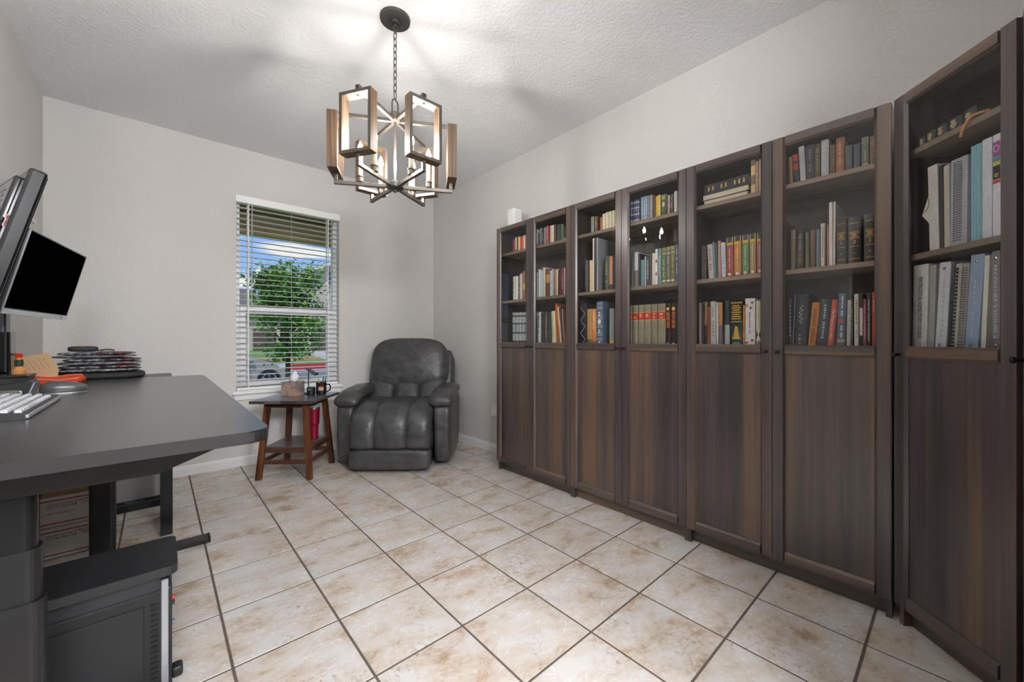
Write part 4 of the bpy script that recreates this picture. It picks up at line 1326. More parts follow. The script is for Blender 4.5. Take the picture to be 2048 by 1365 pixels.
# small black cup and black mug with pens
cb = thing('small_canister', 'short black ribbed canister beside the black mug', 'canister')
on_table(cb, .075, .075)
obj('body', lathe(nb(), [(.030, 0), (.033, .004), (.033, .030), (.031, .032), (.033, .034), (.033, .062), (.030, .066)], 24), BLACK, cb)
obj('badge', prism(nb(), [(.006*math.cos(k*PI/5), .048+.006*math.sin(k*PI/5)) for k in range(10)], -.0340, -.0322, XZ), hexm('b9bcc2'), cb)
mg = thing('mug', 'black mug holding pens with a sunset print on side table', 'mug')
on_table(mg, .140, .12)
obj('cup', lathe(nb(), [(.036, 0), (.041, .004), (.042, .100), (.0385, .100), (.038, .012), (.0, .010)], 28), M('mug_black', '1b1f26', .2), mg, smooth=False)
obj('handle', tube(nb(), [(.041, 0, .084), (.064, 0, .082), (.073, 0, .060), (.068, 0, .032), (.041, 0, .020)], .0058, 8), M('mug_black', '1b1f26', .2), mg, rot=(0, 0, .25))
for q, (z, c) in enumerate(((.066, 'b0443a'), (.056, 'cf8a4a'), (.046, 'd9b27a'), (.036, '4f6b62'))):
    b = nb()
    P1 = [(.0424*math.sin(a), -.0424*math.cos(a)) for a in [-.5+k*.2 for k in range(6)]]
    P2 = [(.0416*math.sin(a), -.0416*math.cos(a)) for a in [-.5+k*.2 for k in range(6)]]
    prism(b, P1+P2[::-1], z-.005, z+.005, XY)
    obj('print_stripe', b, hexm(c), mg, rot=(0, 0, .35))
for q, (x, y, c) in enumerate(((-.015, 0, 'd9d9dc'), (.005, .012, 'c23a3a'), (.016, -.008, '3a5aa0'), (-.004, -.015, 'd8b030'), (.02, .01, '2b2b2e'))):
    pn = tag(obj('pen', tube(nb(), [(0, 0, 0), (x*.5, y*.5, .118+.006*(q % 3)), (x*.56, y*.56, .130+.006*(q % 3))], [.0038, .0038, .002], 7), hexm(c)), '%s pen standing in the black mug' % ('pale grey', 'red', 'blue', 'yellow', 'black')[q], 'pen', 'pens in the black mug')
    on_table(pn, .140+x, .12+y, .6315)
# red tumbler on the lower shelf
tu = thing('tumbler', 'tall red insulated tumbler on the lower shelf of side table', 'tumbler')
on_table(tu, .108, .055, .2525, 1.6)
obj('body', lathe(nb(), [(.030, 0), (.033, .003), (.034, .11), (.043, .135), (.045, .25), (.044, .256)], 28), M('tumbler_red', '8c1030', .3, .3), tu, smooth=False)
obj('steel_rim', lathe(nb(), [(.0445, .256), (.0445, .268), (.042, .270)], 28), CHROME, tu)
obj('clear_lid', lathe(nb(), [(.042, .268), (.042, .280), (.038, .284)], 28), M('lid_clear', 'b8bcc2', .15), tu)
obj('handle', tube(nb(), [(.043, 0, .225), (.075, 0, .22), (.08, 0, .19), (.078, 0, .13), (.044, 0, .125)], .007, 8), M('tumbler_red', '8c1030', .3, .3), tu, rot=(0, 0, .3))
obj('emblem', prism(nb(), [(.008*math.cos(k*PI/6), .18+.008*math.sin(k*PI/6)) for k in range(12)], -.0462, -.0440, XZ), hexm('cfc7c9'), tu, rot=(0, 0, .6))

# ================================================================== standing desk
DZ = .888
dk = thing('standing_desk', 'black height-adjustable desk against the left wall', 'desk', (0, 0, 0))
DTOP = M('desk_laminate', '1d1d1f', .34, coat=.8, bump=(700, .05))
dx0, dx1, dy0, dy1 = -.566, .196, 1.05, 2.905
b = prism(nb(), rrect(dx0, dx1, dy0, dy1, .045, 6), DZ-.027, DZ, XY)
es = [e for e in b.edges if abs(e.verts[0].co.z-e.verts[1].co.z) < 1e-6]
bmesh.ops.bevel(b, geom=es, offset=.003, segments=2, affect='EDGES')
obj('desktop', b, DTOP, dk)
FR = M('desk_frame', '17181a', .4, .2)
for yc in (1.235, 2.70):
    # tapered side bracket under the top
    pl = [(-.53, DZ-.028), (-.53, DZ-.042), (-.42, DZ-.098), (.0, DZ-.098), (.155, DZ-.042), (.155, DZ-.028)]
    obj('side_bracket', prism(nb(), pl, yc-.035, yc+.035, XZ), FR, dk)
    cxx = -.215 if yc < 2 else -.195
    for nm, hw, hl, z0, z1, m in (('lower_column', .045, .030, .028, .578, FR), ('middle_column', .040, .026, .578, .680, FR), ('upper_column', .035, .022, .680, DZ-.098, M('column_steel', '232427', .28, .6))):
        obj(nm, prism(nb(), rrect(cxx-hw, cxx+hw, yc-hl, yc+hl, .018, 5), z0, z1, XY), m, dk)
    obj('foot', bx(-.52, .205, yc-.035, yc+.035, .004, .030, bev=.003), FR, dk)
    obj('foot_cap', bx(.205, .212, yc-.036, yc+.036, .003, .032, bev=.002), BLACK, dk)
obj('cross_rail', bx(-.225, -.175, 1.27, 2.665, DZ-.075, DZ-.030), FR, dk)
obj('control_box', bx(-.10, .02, 2.05, 2.35, DZ-.06, DZ-.028, bev=.004), BLACK, dk)

# black metal stand just past the desk's end
st = thing('metal_stand', 'black metal frame stand beyond the desk end, clothes on top', 'stand', (0, 0, 0))
sx0, sx1, sy0, sy1 = -.49, .062, 2.93, 3.27
for x in (sx0, sx1):
    for y in (sy0, sy1):
        w = .052
        xa, xb = (x, x+w) if x < 0 else (x-w, x)
        ya, yb = (y, y+.035) if y < 3 else (y-.035, y)
        obj('leg', bx(xa, xb, ya, yb, .0, .862), BLACKM, st)
obj('top_panel', bx(sx0, sx1, sy0, sy1, .862, .882, bev=.002), BLACKM, st)
obj('back_rail', bx(sx0+.052, sx1-.052, sy1-.03, sy1-.005, .075, .115), BLACKM, st)
for x in (sx0+.012, sx1-.04):
    obj('side_rail', bx(x, x+.028, sy0+.035, sy1-.035, .075, .115), BLACKM, st)

# shipping boxes under the stand
CARD = M('white_carton', 'c9c6c0', .7)
KRAFT = M('kraft_carton', '9a7650', .8, var=(25, .12))
REDP = hexm('a2202c')
NAVY = hexm('2b3350')
TF = Matrix(((1, 0, 0, 0), (0, 0, -1, 0), (0, 1, 0, 0), (0, 0, 0, 1)))
def mailbox(z, label, extra):
    o = thing('shipping_box', label, 'box', (-.312, 2.985, z), 0)
    w, d, h = .240, .215, .154
    obj('carton', bx(-w/2, w/2, 0, d, 0, h, bev=.0015), CARD, o)
    b = nb()
    box(b, -w/2, w/2, -.0006, .001, h*.855, h*.89); box(b, -w/2, w/2, -.0006, .001, h*.115, h*.15)
    obj('red_stripe', b, REDP, o)
    b = nb(); box(b, -w/2, w/2, -.0006, .001, h*.015, h*.030); obj('blue_stripe', b, NAVY, o)
    def tx_(s, x, zz, sz, m, al='LEFT'):
        mt = TF.copy(); mt[0][3] = x; mt[1][3] = -.0006; mt[2][3] = zz
        textmesh('printed_text', s, sz*1.06, m, o, mt, al)
    tx_('UNITED STATES', -.098, h*.74, .0115, NAVY); tx_('POSTAL SERVICE\u00ae', -.098, h*.655, .0115, NAVY)
    b = nb(); box(b, -.0005, .0012, -.0006, .001, h*.62, h*.80); obj('divider_mark', b, NAVY, o)
    tx_('PRIORITY\u00ae', .006, h*.76, .0135, REDP); tx_('MAIL', .022, h*.67, .0135, REDP)
    if extra:
        tx_('FLAT RATE BOX', -.098, h*.45, .011, REDP)
        tx_('AMERICA', .070, h*.66, .011, NAVY); tx_('SUPPORTS', .068, h*.57, .011, NAVY); tx_('YOU', .082, h*.48, .011, NAVY)
    tx_('usps.com', .066, h*.22, .009, REDP)
mailbox(.0005, 'white shipping box with red stripes on the floor under stand', False)
mailbox(.1555, 'white shipping box with red stripes stacked upon another', True)
o = thing('kraft_box', 'brown kraft cardboard box on top of white shipping boxes', 'box', (-.315, 2.99, .3105), 0)
obj('carton', bx(-.115, .115, 0, .20, 0, .16, bev=.0015), KRAFT, o)
obj('tape_strip', bx(-.02, .02, -.0006, .2004, .1602, .1608), hexm('c8ad84'), o)
obj('dark_mark', bx(.05, .105, -.0006, .001, .05, .062), hexm('4a3a2a'), o)
b = nb()
for q in range(4): box(b, .045+q*.018, .056+q*.018, -.0006, .001, .012, .03)
obj('printed_bars', b, hexm('5a4630'), o)

# stainless bin behind the stand
bn = thing('waste_bin', 'stainless steel step bin by the back wall under the desk end', 'bin', (-.115, 3.76, 0))
STEEL = M('brushed_steel', 'b4b5b7', .42, .9, bump=(200, .03))
obj('body', prism(nb(), rrect(-.145, .145, -.12, .12, .055, 7), .02, .58, XY), STEEL, bn)
obj('base_ring', prism(nb(), rrect(-.147, .147, -.122, .122, .055, 7), 0, .022, XY), BLACK, bn)
obj('lid', prism(nb(), rrect(-.147, .147, -.122, .122, .055, 7), .58, .61, XY), BLACK, bn)
obj('pedal', bx(-.05, .05, -.16, -.12, .006, .018, bev=.003), BLACK, bn)

# ================================================================== computer tower
pc = thing('computer_tower', 'black desktop computer tower with raised top panel under desk', 'computer', (0, 0, 0))
PCM = M('pc_steel', '1a1b1d', .42, .2, bump=(900, .05))
cx0, cx1, cy0, cy1 = -.43, .012, 1.455, 1.655
obj('case', bx(cx0, cx1, cy0+.004, cy1, .012, .40, bev=.004), PCM, pc)
obj('side_panel', bx(cx0+.01, cx1-.040, cy0-.001, cy0+.0045, .025, .372, bev=.0015), M('pc_side', '1e1f22', .38, .25), pc)
b = nb()
for q in range(24):
    z = .366-q*.0145
    box(b, cx1-.027, cx1-.012, cy0+.0005, cy0+.0046, z-.0045, z+.0045)
obj('side_vents', b, hexm('050506'), pc)
obj('front_panel', bx(cx1, cx1+.018, cy0+.006, cy1-.004, .015, .405, bev=.006, seg=2), BLACK, pc)
obj('silver_trim', bx(cx1-.006, cx1+.010, cy0+.0005, cy0+.0075, .015, .43, bev=.002), M('pc_trim', 'a3a6ad', .3, .7), pc)
# sloped shoulder between case and top slab
pl = [(cx0, .40), (cx1, .40), (cx1+.006, .435), (cx0, .435)]
obj('shoulder', prism(nb(), pl, cy0+.012, cy1-.008, XZ), M('pc_shoulder', '2a2c30', .35, .3), pc)
pl = rrect(cx0, cx1+.030, cy0-.016, cy1+.006, .022, 5)
b = prism(nb(), pl, .446, .470, XY)
obj('top_slab', b, M('pc_top', '1f2023', .36, 0, bump=(500, .2)), pc)
obj('top_spacer', bx(cx0+.03, cx1-.02, cy0+.02, cy1-.02, .434, .447), BLACK, pc)
for q, (z, c) in enumerate(((.352, 'a33a3a'), (.338, '2a2a2e'), (.282, '6a6f7a'))):
    obj('front_port', bx(cx1+.017, cx1+.024, cy0+.03, cy0+.045, z, z+.010, bev=.001), hexm(c), pc)
obj('front_knob', bx(cx1+.016, cx1+.042, cy0+.012, cy0+.05, .135, .165, bev=.008, seg=3), BLACK, pc)
for x in (cx0+.05, cx1-.05):
    for y in (cy0+.03, cy1-.03):
        obj('foot', lathe(nb(), [(.016, 0), (.018, .012)], 12), BLACK, pc, (x, y, 0))

# ================================================================== monitors
def monitor(name, label, near, heading, tilt, w, h, back):
    """near = lower near corner (x,y,z); heading of the width axis from +Y; tilt: top leans to +x"""
    r = thing(name, label, 'monitor', near, 0)
    a = math.radians(heading)
    R = Matrix.Rotation(-a, 3, 'Z') @ Matrix.Rotation(math.radians(tilt), 3, 'Y')
    r.rotation_euler = R.to_euler()
    return r
# local frame: +y along width (away from camera), +z up the panel, +x out of the screen
m2 = monitor('monitor', 'slim monitor with blank black screen and silver lower bezel', (-.424, 2.296, 1.188), 8, 13, .61, .32, False)
obj('housing', bx(-.022, 0, 0, .61, 0, .325, bev=.004, seg=2), M('mon_shell', '1a1b1e', .4), m2)
obj('screen', bx(0, .002, .006, .604, .024, .319), M('screen_black', '020203', .5, spec=0.0), m2)
b = nb(); box(b, -.001, .003, 0, .61, 0, .020, bev=.001)
obj('lower_bezel', b, M('bezel_silver', 'c3cccb', .25, .6), m2)
b = nb(); box(b, -.001, .0026, 0, .004, .02, .325); box(b, -.001, .0026, .606, .61, .02, .325); box(b, -.001, .0026, 0, .61, .321, .325)
obj('edge_trim', b, M('bezel_pale', '9a9d9f', .3, .4), m2)
obj('bezel_mark', bx(.003, .0036, .535, .56, .006, .014), hexm('6f8a80'), m2)
obj('rear_hub', bx(-.045, -.022, .24, .385, .06, .20, bev=.008, seg=2), BLACK, m2)
# its stand on the desk
sd = thing('monitor_stand', 'thick black monitor post standing on the desk', 'monitor stand', (-.485, 2.62, DZ+.0005))
obj('base_plate', prism(nb(), rrect(-.06, .06, -.08, .08, .03), 0, .012, XY), BLACK, sd)
obj('post', prism(nb(), rrect(-.035, .035, -.05, .05, .014, 4), .012, .235, XY), GLOSSBLK, sd)
obj('neck', prism(nb(), rrect(-.022, .022, -.038, .038, .01, 3), .235, .36, XY), M('neck_grey', '3a3f45', .3, .4), sd)
obj('mount_arm', bx(-.01, .035, -.02, .02, .36, .40, bev=.006), BLACK, sd)
m1 = monitor('monitor', 'monitor seen from behind with vents and hanging key ring', (-.262, 1.40, 1.170), -20, 13.5, .53, .325, True)
obj('housing', bx(-.030, 0, 0, .53, 0, .325, bev=.006, seg=2), M('mon_back', '0f1114', .2), m1)
obj('screen', bx(0, .002, .01, .52, .016, .316), M('screen_black', '020203', .5, spec=0.0), m1)
obj('raised_back', bx(-.040, -.029, .042, .49, .02, .308, bev=.009, seg=3), M('mon_back_gloss', '101216', .10), m1)
b = nb()
for r_ in range(9):
    for q in range(14):
        yy = .085+q*.026; zz2 = .275-r_*.014
        box(b, -.0408, -.0395, yy, yy+.012, zz2, zz2+.004)
obj('vent_slots', b, hexm('5b6068'), m1)
b = nb()
tube(b, smoothpath([(-.0312, .022, .205), (-.0312, .030, .200), (-.0312, .024, .192), (-.0312, .031, .184), (-.0312, .025, .178)], 3), .0016, 5)
obj('maker_mark', b, hexm('c9a2a0'), m1)
obj('mount_plate', bx(-.056, -.040, .21, .32, .09, .20, bev=.003), BLACK, m1)
sd2 = thing('monitor_stand', 'slim black monitor post behind the rear-facing monitor', 'monitor stand', (-.475, 1.66, DZ+.0005))
obj('base_plate', prism(nb(), rrect(-.06, .06, -.08, .08, .03), 0, .012, XY), BLACK, sd2)
obj('post', prism(nb(), rrect(-.022, .022, -.035, .035, .01, 3), .012, .45, XY), GLOSSBLK, sd2)
obj('mount_arm', bx(.02, .095, -.02, .02, .40, .44, bev=.006), BLACK, sd2)
# key ring hanging on the monitor's back
kr = thing('key_ring', 'brass key ring with photo tag hanging on the rear monitor', 'key ring', (0, 0, 0))
kr.parent = None
mw = Matrix.Translation(Vector((-.262, 1.40, 1.170))) @ (Matrix.Rotation(math.radians(20), 3, 'Z') @ Matrix.Rotation(math.radians(13.5), 3, 'Y')).to_4x4()
kr.matrix_world = mw @ Matrix.Translation((-.0445, .125, .225))
b = nb(); tube(b, [(0, .017*math.cos(2*PI*k/24), .017*math.sin(2*PI*k/24)) for k in range(25)], .0016, 6, cap=False)
obj('ring', b, M('brass', 'c9a064', .25, 1), kr)
b = nb(); tube(b, smoothpath([(0, .002, -.017), (-.002, .006, -.028), (0, .002, -.038)], 3), .0022, 6)
obj('chain', b, M('dull_steel', '9a9486', .35, .8), kr)
obj('photo_tag', prism(nb(), [(.014*math.cos(2*PI*k/20)+.0, -.062+.024*math.sin(2*PI*k/20)) for k in range(20)], -.0022, .0010, YZ), M('tag_metal', '8a857c', .3, .7), kr)
obj('photo', prism(nb(), [(.0105*math.cos(2*PI*k/20), -.062+.019*math.sin(2*PI*k/20)) for k in range(20)], -.0028, -.0020, YZ), hexm('a88a7c'), kr)

# bottle on a small wall shelf behind the monitors
ws = thing('wall_shelf', 'small white floating shelf on left wall behind the monitors', 'shelf', (X0, 3.15, 1.72))
obj('shelf_board', bx(0, .10, -.10, .10, -.018, 0, bev=.002), TRIM, ws)
obj('bracket', bx(0, .012, -.02, .02, -.07, -.018, bev=.002), TRIM, ws)
bt = thing('scent_bottle', 'amber glass bottle with dark metallic cap on wall shelf', 'bottle', (X0+.052, 3.16, 1.7205))
obj('glass_body', lathe(nb(), [(.020, 0), (.024, .004), (.024, .11), (.018, .125), (.011, .132)], 20), M('amber_glass', '8a5a24', .12), bt)
obj('cap', lathe(nb(), [(.016, .130), (.017, .134), (.017, .19), (.014, .193)], 18), M('cap_dark', '4a4c5c', .2, .9), bt)

# ================================================================== things on the desk
kb = thing('keyboard', 'black keyboard with pale keys and silver front edge on desk', 'keyboard', (-.248, 1.815, DZ+.0005), 0)
b = nb()
prism(b, [(0, 0), (0, .010), (-.006, .016), (-.150, .030), (-.150, .0)], -.225, .225, lambda u, v, w: (u, w, v))
obj('key_base', b, BLACK, kb)
obj('silver_edge', bx(-.006, .001, -.226, .226, .004, .013, bev=.001), M('kb_silver', 'b9bcc0', .3, .7), kb)
b = nb()
kz = lambda u: .016+(.030-.016)*(-u-.006)/.144
for r_ in range(6):
    u0 = -.012-r_*.0225
    y = -.215
    widths = [.0175]*22
    if r_ == 0:
        widths = [.022, .022, .022, .11, .022, .022, .022]+[.0175]*7
    for w in widths:
        if y+w > .218:
            break
        z0 = kz(u0-.009)
        box(b, u0-.0150, u0-.0015, y+.0022, y+w-.0022, z0-.004, z0+.007, bev=.0015)
        y += w+.0012
ks = obj('keys', b, M('key_caps', 'c2c4c9', .4), kb)
ks['kind'] = 'stuff'
ms = thing('mouse', 'dark grey wireless mouse on desk near the keyboard', 'mouse', (-.268, 2.275, DZ+.0005), math.radians(8))
def mouse_fn(q):
    v = q.copy()
    v.z = max(v.z, -.55)
    v.z *= 1-.25*v.x
    return v
obj('shell', superbox(nb(), (0, 0, .0165), (.125, .066, .056), 2.5, 10, mouse_fn), M('mouse_grey', '4b4b4d', .3), ms, smooth=True)
obj('scroll_wheel', lathe(nb(), [(.008, -.003), (.009, 0), (.008, .003)], 14), BLACK, ms, (-.035, 0, .040), (PI/2, 0, 0))
obj('silver_rim', prism(nb(), [(.062*math.copysign(abs(math.cos(a))**.8, math.cos(a)), .0335*math.copysign(abs(math.sin(a))**.8, math.sin(a))) for a in [2*PI*k/28 for k in range(28)]], .0005, .004, XY), M('mouse_rim', 'a9a9ab', .3, .6), ms)
tr = thing('desk_tray', 'low black plastic tray on desk under the sauce bottle', 'tray', (-.445, 2.42, DZ+.0005), math.radians(0))
b = nb(); box(b, -.08, .075, -.07, .07, 0, .062, bev=.006, seg=2)
obj('tray_body', b, BLACK, tr)
obj('tray_rim', bx(-.083, .078, -.073, .073, .060, .068, bev=.003), M('tray_rim_m', '222327', .25), tr)
sb = thing('sauce_bottle', 'small orange sauce bottle with red cap and green collar', 'bottle', (-.402, 2.42, DZ+.0695))
obj('bottle_body', lathe(nb(), [(.017, 0), (.0185, .003), (.0185, .016), (.011, .026), (.009, .030)], 18), M('sauce', 'c98a50', .25), sb)
obj('neck', lathe(nb(), [(.009, .028), (.0085, .072)], 16), M('sauce_neck', 'd8871c', .3), sb)
obj('collar_label', lathe(nb(), [(.0115, .032), (.0118, .033), (.0112, .056), (.011, .057)], 16), hexm('153a30'), sb)
obj('cap', lathe(nb(), [(.0095, .066), (.010, .067), (.010, .079), (.008, .081)], 14), M('cap_red', 'c01020', .35), sb)
lt = thing('kraft_letter', 'printed tan paper sheet propped up behind the sauce bottle', 'paper', (0, 2.80, 0))
obj('sheet', prism(nb(), [(-.56, .985), (-.381, 1.031), (-.346, .951), (-.352, .8888), (-.56, .8888)], 0, .0012, XZ), M('tan_paper', 'c9a982', .8), lt)
b = nb()
for q in range(9):
    x = -.395-q*.0145
    z = 1.012-q*.0036
    prism(b, [(x, z-.006), (x+.0016, z-.006), (x+.022, z-.052), (x+.0204, z-.052)], -.0006, .0002, XZ)
obj('printed_lines', b, hexm('8f785a'), lt)
dv = thing('desk_device', 'black wedge-shaped dock with silver edge on the desk', 'dock', (-.400, 2.27, DZ+.0005), 0)
prism_b = prism(nb(), [(-.06, 0), (.05, 0), (.065, .048), (.055, .056), (-.06, .030)], -.055, .055, XZ)
obj('dock_body', prism_b, BLACK, dv)
b = prism(nb(), [(.05, 0.001), (.054, .001), (.069, .048), (.065, .048)], -.055, .055, XZ)
obj('silver_edge', b, M('dock_silver', 'b5c0d0', .25, .7), dv)
pb = thing('power_bank', 'grey rounded power bank lying in front of the dock', 'power bank', (-.385, 2.12, DZ+.0005), 0)
obj('shell', bx(-.055, .03, -.05, .05, 0, .030, bev=.011, seg=3), M('pb_grey', '6f6e6c', .4), pb)
obj('end_cap', bx(-.05, .031, .048, .060, .003, .027, bev=.006, seg=2), M('pb_white', 'c6cad4', .3), pb)
oc = thing('orange_cloth', 'folded orange cloth with pale hem lines on the desk', 'cloth', (-.345, 2.775, DZ+.0005), math.radians(-8))
b = nb()
g = []
for i in range(15):
    row = []
    for j in range(9):
        x = -.075+.15*i/14; y = -.07+.14*j/8
        z = .012+.022*(1-abs(j-5)/5)+.004*math.sin(i*.45+j*.5)
        row.append(b.verts.new((x, y, max(.003, z))))
    g.append(row)
for i in range(14):
    for j in range(8):
        b.faces.new((g[i][j], g[i+1][j], g[i+1][j+1], g[i][j+1]))
ex = bmesh.ops.extrude_face_region(b, geom=b.faces[:])
for v in ex['geom']:
    if isinstance(v, bmesh.types.BMVert):
        v.co.z = 0
obj('cloth', b, M('orange_fabric', 'd2491c', .9, bump=(300, .4)), oc, smooth=True)
for j in (2, 5):
    obj('pale_stripe', tube(nb(), [(-.075+.15*i/14, -.07+.14*j/8, max(.003, .012+.022*(1-abs(j-5)/5)+.004*math.sin(i*.45+j*.5))+.001) for i in range(15)], .0016, 5), hexm('e6b0a0'), oc)

# folded clothes on the stand
KNIT = M('grey_knit', '6b6b6e', .95, bump=(120, .6))
def _knit():
    t = KNIT.node_tree; b = t.nodes['Principled BSDF']; o = t.nodes.new('ShaderNodeTexCoord')
    n = N(t, 'ShaderNodeTexNoise'); n.inputs['Scale'].default_value = 45; n.inputs['Detail'].default_value = 4
    n2 = N(t, 'ShaderNodeTexNoise'); n2.inputs['Scale'].default_value = 14
    t.links.new(o.outputs['Object'], n.inputs['Vector']); t.links.new(o.outputs['Object'], n2.inputs['Vector'])
    r = ramp(t, [(.38, srgb('3c3c42')), (.5, srgb('6f6f75')), (.62, srgb('a8abb0'))])
    r2 = ramp(t, [(.52, srgb('ffffff')), (.62, srgb('c07a80'))])
    t.links.new(n.outputs['Fac'], r.inputs[0]); t.links.new(n2.outputs['Fac'], r2.inputs[0])
    m_ = N(t, 'ShaderNodeMix', data_type='RGBA', blend_type='MULTIPLY'); m_.inputs[0].default_value = 1
    t.links.new(r.outputs[0], m_.inputs[6]); t.links.new(r2.outputs[0], m_.inputs[7]); t.links.new(m_.outputs[2], b.inputs['Base Color'])
_knit()
bag = thing('laptop_sleeve', 'flat black padded sleeve under the folded knits', 'sleeve', (-.235, 3.075, .8825), math.radians(3))
obj('sleeve_body', superbox(nb(), (0, 0, .019), (.36, .26, .038), 5, 8), M('sleeve_fabric', '232325', .8, bump=(150, .3)), bag, smooth=True)
obj('zip', tube(nb(), [(-.17, -.1305, .020), (0, -.1335, .020), (.17, -.1305, .020)], .0016, 5), hexm('4a4a4e'), bag)
def knit(z, w, d, h, cx, rz, label):
    r = thing('folded_sweater', label, 'sweater', (cx, 3.07, z), math.radians(rz), 'folded grey knits on the black sleeve')
    for q in range(2):
        obj('fold_layer', cushion(nb(), [(-d/2+.01*q, h*.25+q*h*.5), (-d/4, h*.27+q*h*.5), (d/4, h*.24+q*h*.5), (d/2-.01*q, h*.25+q*h*.5)], w/2-.010*q, h*.26, 2.6, 28, .035, .008*q, .05), KNIT, r, smooth=True)
    return r
knit(.9222, .32, .23, .034, -.235, -2, 'folded grey patterned knit at the bottom of the clothes pile')
knit(.9585, .31, .22, .034, -.225, 3, 'folded grey knit with white fringe, middle of the pile')
knit(.9945, .30, .21, .032, -.245, -4, 'folded grey knit with red flecks on top of pile')
gc = thing('glasses_case', 'black soft case with a looped cord on the folded knits', 'case', (-.262, 3.05, 1.0285), math.radians(6))
obj('case_body', superbox(nb(), (-.03, 0, .014), (.11, .05, .028), 5, 6), M('case_black', '1e1e20', .6), gc, smooth=True)
b = nb(); tube(b, smoothpath([(.02, -.012, .004), (.05, -.03, .012), (.075, -.02, .010), (.085, 0, .004), (.06, .018, .006), (.03, .012, .004)], 4), .0022, 6)
obj('cord', b, BLACK, gc)

# added fill light, unseen in the hall beyond the arch
hl = thing('hall_fill_light', 'added round white fill light in the hall beyond the arch', 'lamp', (X0-1.1, .2, ZC))
obj('hall_fill_base', lathe(nb(), [(.16, 0), (.16, -.02), (.15, -.025)], 32), TRIM, hl)
obj('hall_fill_dome', lathe(nb(), [(.15, -.022), (.14, -.05), (.10, -.075), (.04, -.088), (.0, -.09)], 32), M('hall_fill_glow', (1, .93, .82), .5, emit=6), hl, smooth=True)

# two made-up drum pendants, unseen behind the camera, added as fill light
for lx_, ly_, nm in ((-.20, -1.35, 'hanging on the hall side'), (.75, -1.35, 'hanging on the bookcase side')):
    nl = thing('fill_pendant', 'added white drum fill light in an unseen room, '+nm, 'lamp', (lx_, ly_, ZC))
    obj('ceiling_rose', lathe(nb(), [(.06, 0), (.06, -.02), (.02, -.03)], 24), TRIM, nl)
    obj('stem', tube(nb(), [(0, 0, -.02), (0, 0, -.50)], .006, 8), GUN, nl)
    obj('fill_drum', lathe(nb(), [(.02, -.495), (.24, -.50), (.25, -.51), (.25, -.79), (.24, -.80), (.0, -.80)], 32), M('fill_drum_glow', (.97, .98, 1.0), .5, emit=FILL_LAMP), nl)

# ================================================================== outside
GRASS = M('lawn_green', '6f9a45', .95, var=(2.5, .3))
DRY = M('dry_grass', 'a98a55', .95, var=(3, .2))
ASPH = M('asphalt', '7f7e7b', .9, var=(8, .08))
CONC = M('concrete', 'c4c0b6', .9, var=(3, .06))
TAN = M('porch_tan', 'b79a62', .8)
def slab(name, pts, m, th=.15):
    b = nb()
    a = [b.verts.new(p) for p in pts]
    c = [b.verts.new((p[0], p[1], p[2]-th)) for p in pts]
    n = len(pts)
    b.faces.new(a); b.faces.new(c[::-1])
    for k in range(n):
        b.faces.new((a[k], c[k], c[(k+1) % n], a[(k+1) % n]))
    return struct(obj(name, b, m))
slab('front_lawn', [(-25, 4.27, -.25), (40, 4.27, -.25), (40, 13.5, -.62), (-25, 13.5, -.62)], GRASS)
slab('near_sidewalk', [(-25, 13.5, -.60), (40, 13.5, -.60), (40, 14.6, -.62), (-25, 14.6, -.62)], CONC)
slab('street', [(-40, 14.6, -.86), (60, 14.6, -.86), (60, 27.3, -.86), (-40, 27.3, -.86)], ASPH)
slab('red_curb', [(-40, 27.3, -.50), (60, 27.3, -.50), (60, 27.6, -.50), (-40, 27.6, -.50)], M('curb_red', 'b23a3e', .8), .42)
slab('curb_gutter', [(-40, 26.7, -.84), (60, 26.7, -.84), (60, 27.3, -.84), (-40, 27.3, -.84)], CONC)
slab('far_verge', [(-40, 27.6, -.50), (60, 27.6, -.50), (60, 29.6, -.38), (-40, 29.6, -.38)], GRASS)
slab('dry_verge', [(-40, 29.6, -.37), (8.9, 29.6, -.37), (8.9, 32.5, -.2), (-40, 32.5, -.2)], DRY)
slab('far_lawn', [(-40, 32.5, -.19), (8.9, 32.5, -.19), (8.9, 37.9, .02), (-40, 37.9, .02)], GRASS)
slab('driveway', [(8.9, 29.6, -.36), (60, 29.6, -.36), (60, 38, .03), (8.9, 38, .03)], CONC)
slab('back_ground', [(-60, 37.9, .0), (80, 37.9, .0), (80, 80, .5), (-60, 80, .5)], GRASS)
# porch roof in front of the window
po = thing('porch_roof', 'tan painted porch beam and soffit above the window', 'porch roof', (0, 0, 0))
for k in range(8):
    x = -3+k*.9
    obj('soffit_board', bx(x+.002, x+.898, Y1+T+.002, 5.28, 2.56, 2.58), TAN, po)
obj('beam', bx(-3, 4.2, 5.30, 5.44, 2.285, 2.52), TAN, po)
obj('fascia', bx(-3, 4.2, 5.44, 5.47, 2.33, 2.74), TAN, po)
obj('roof_deck', bx(-3, 4.2, Y1+T+.002, 5.5, 2.76, 2.80), M('shingle_grey', '55504c', .9), po)
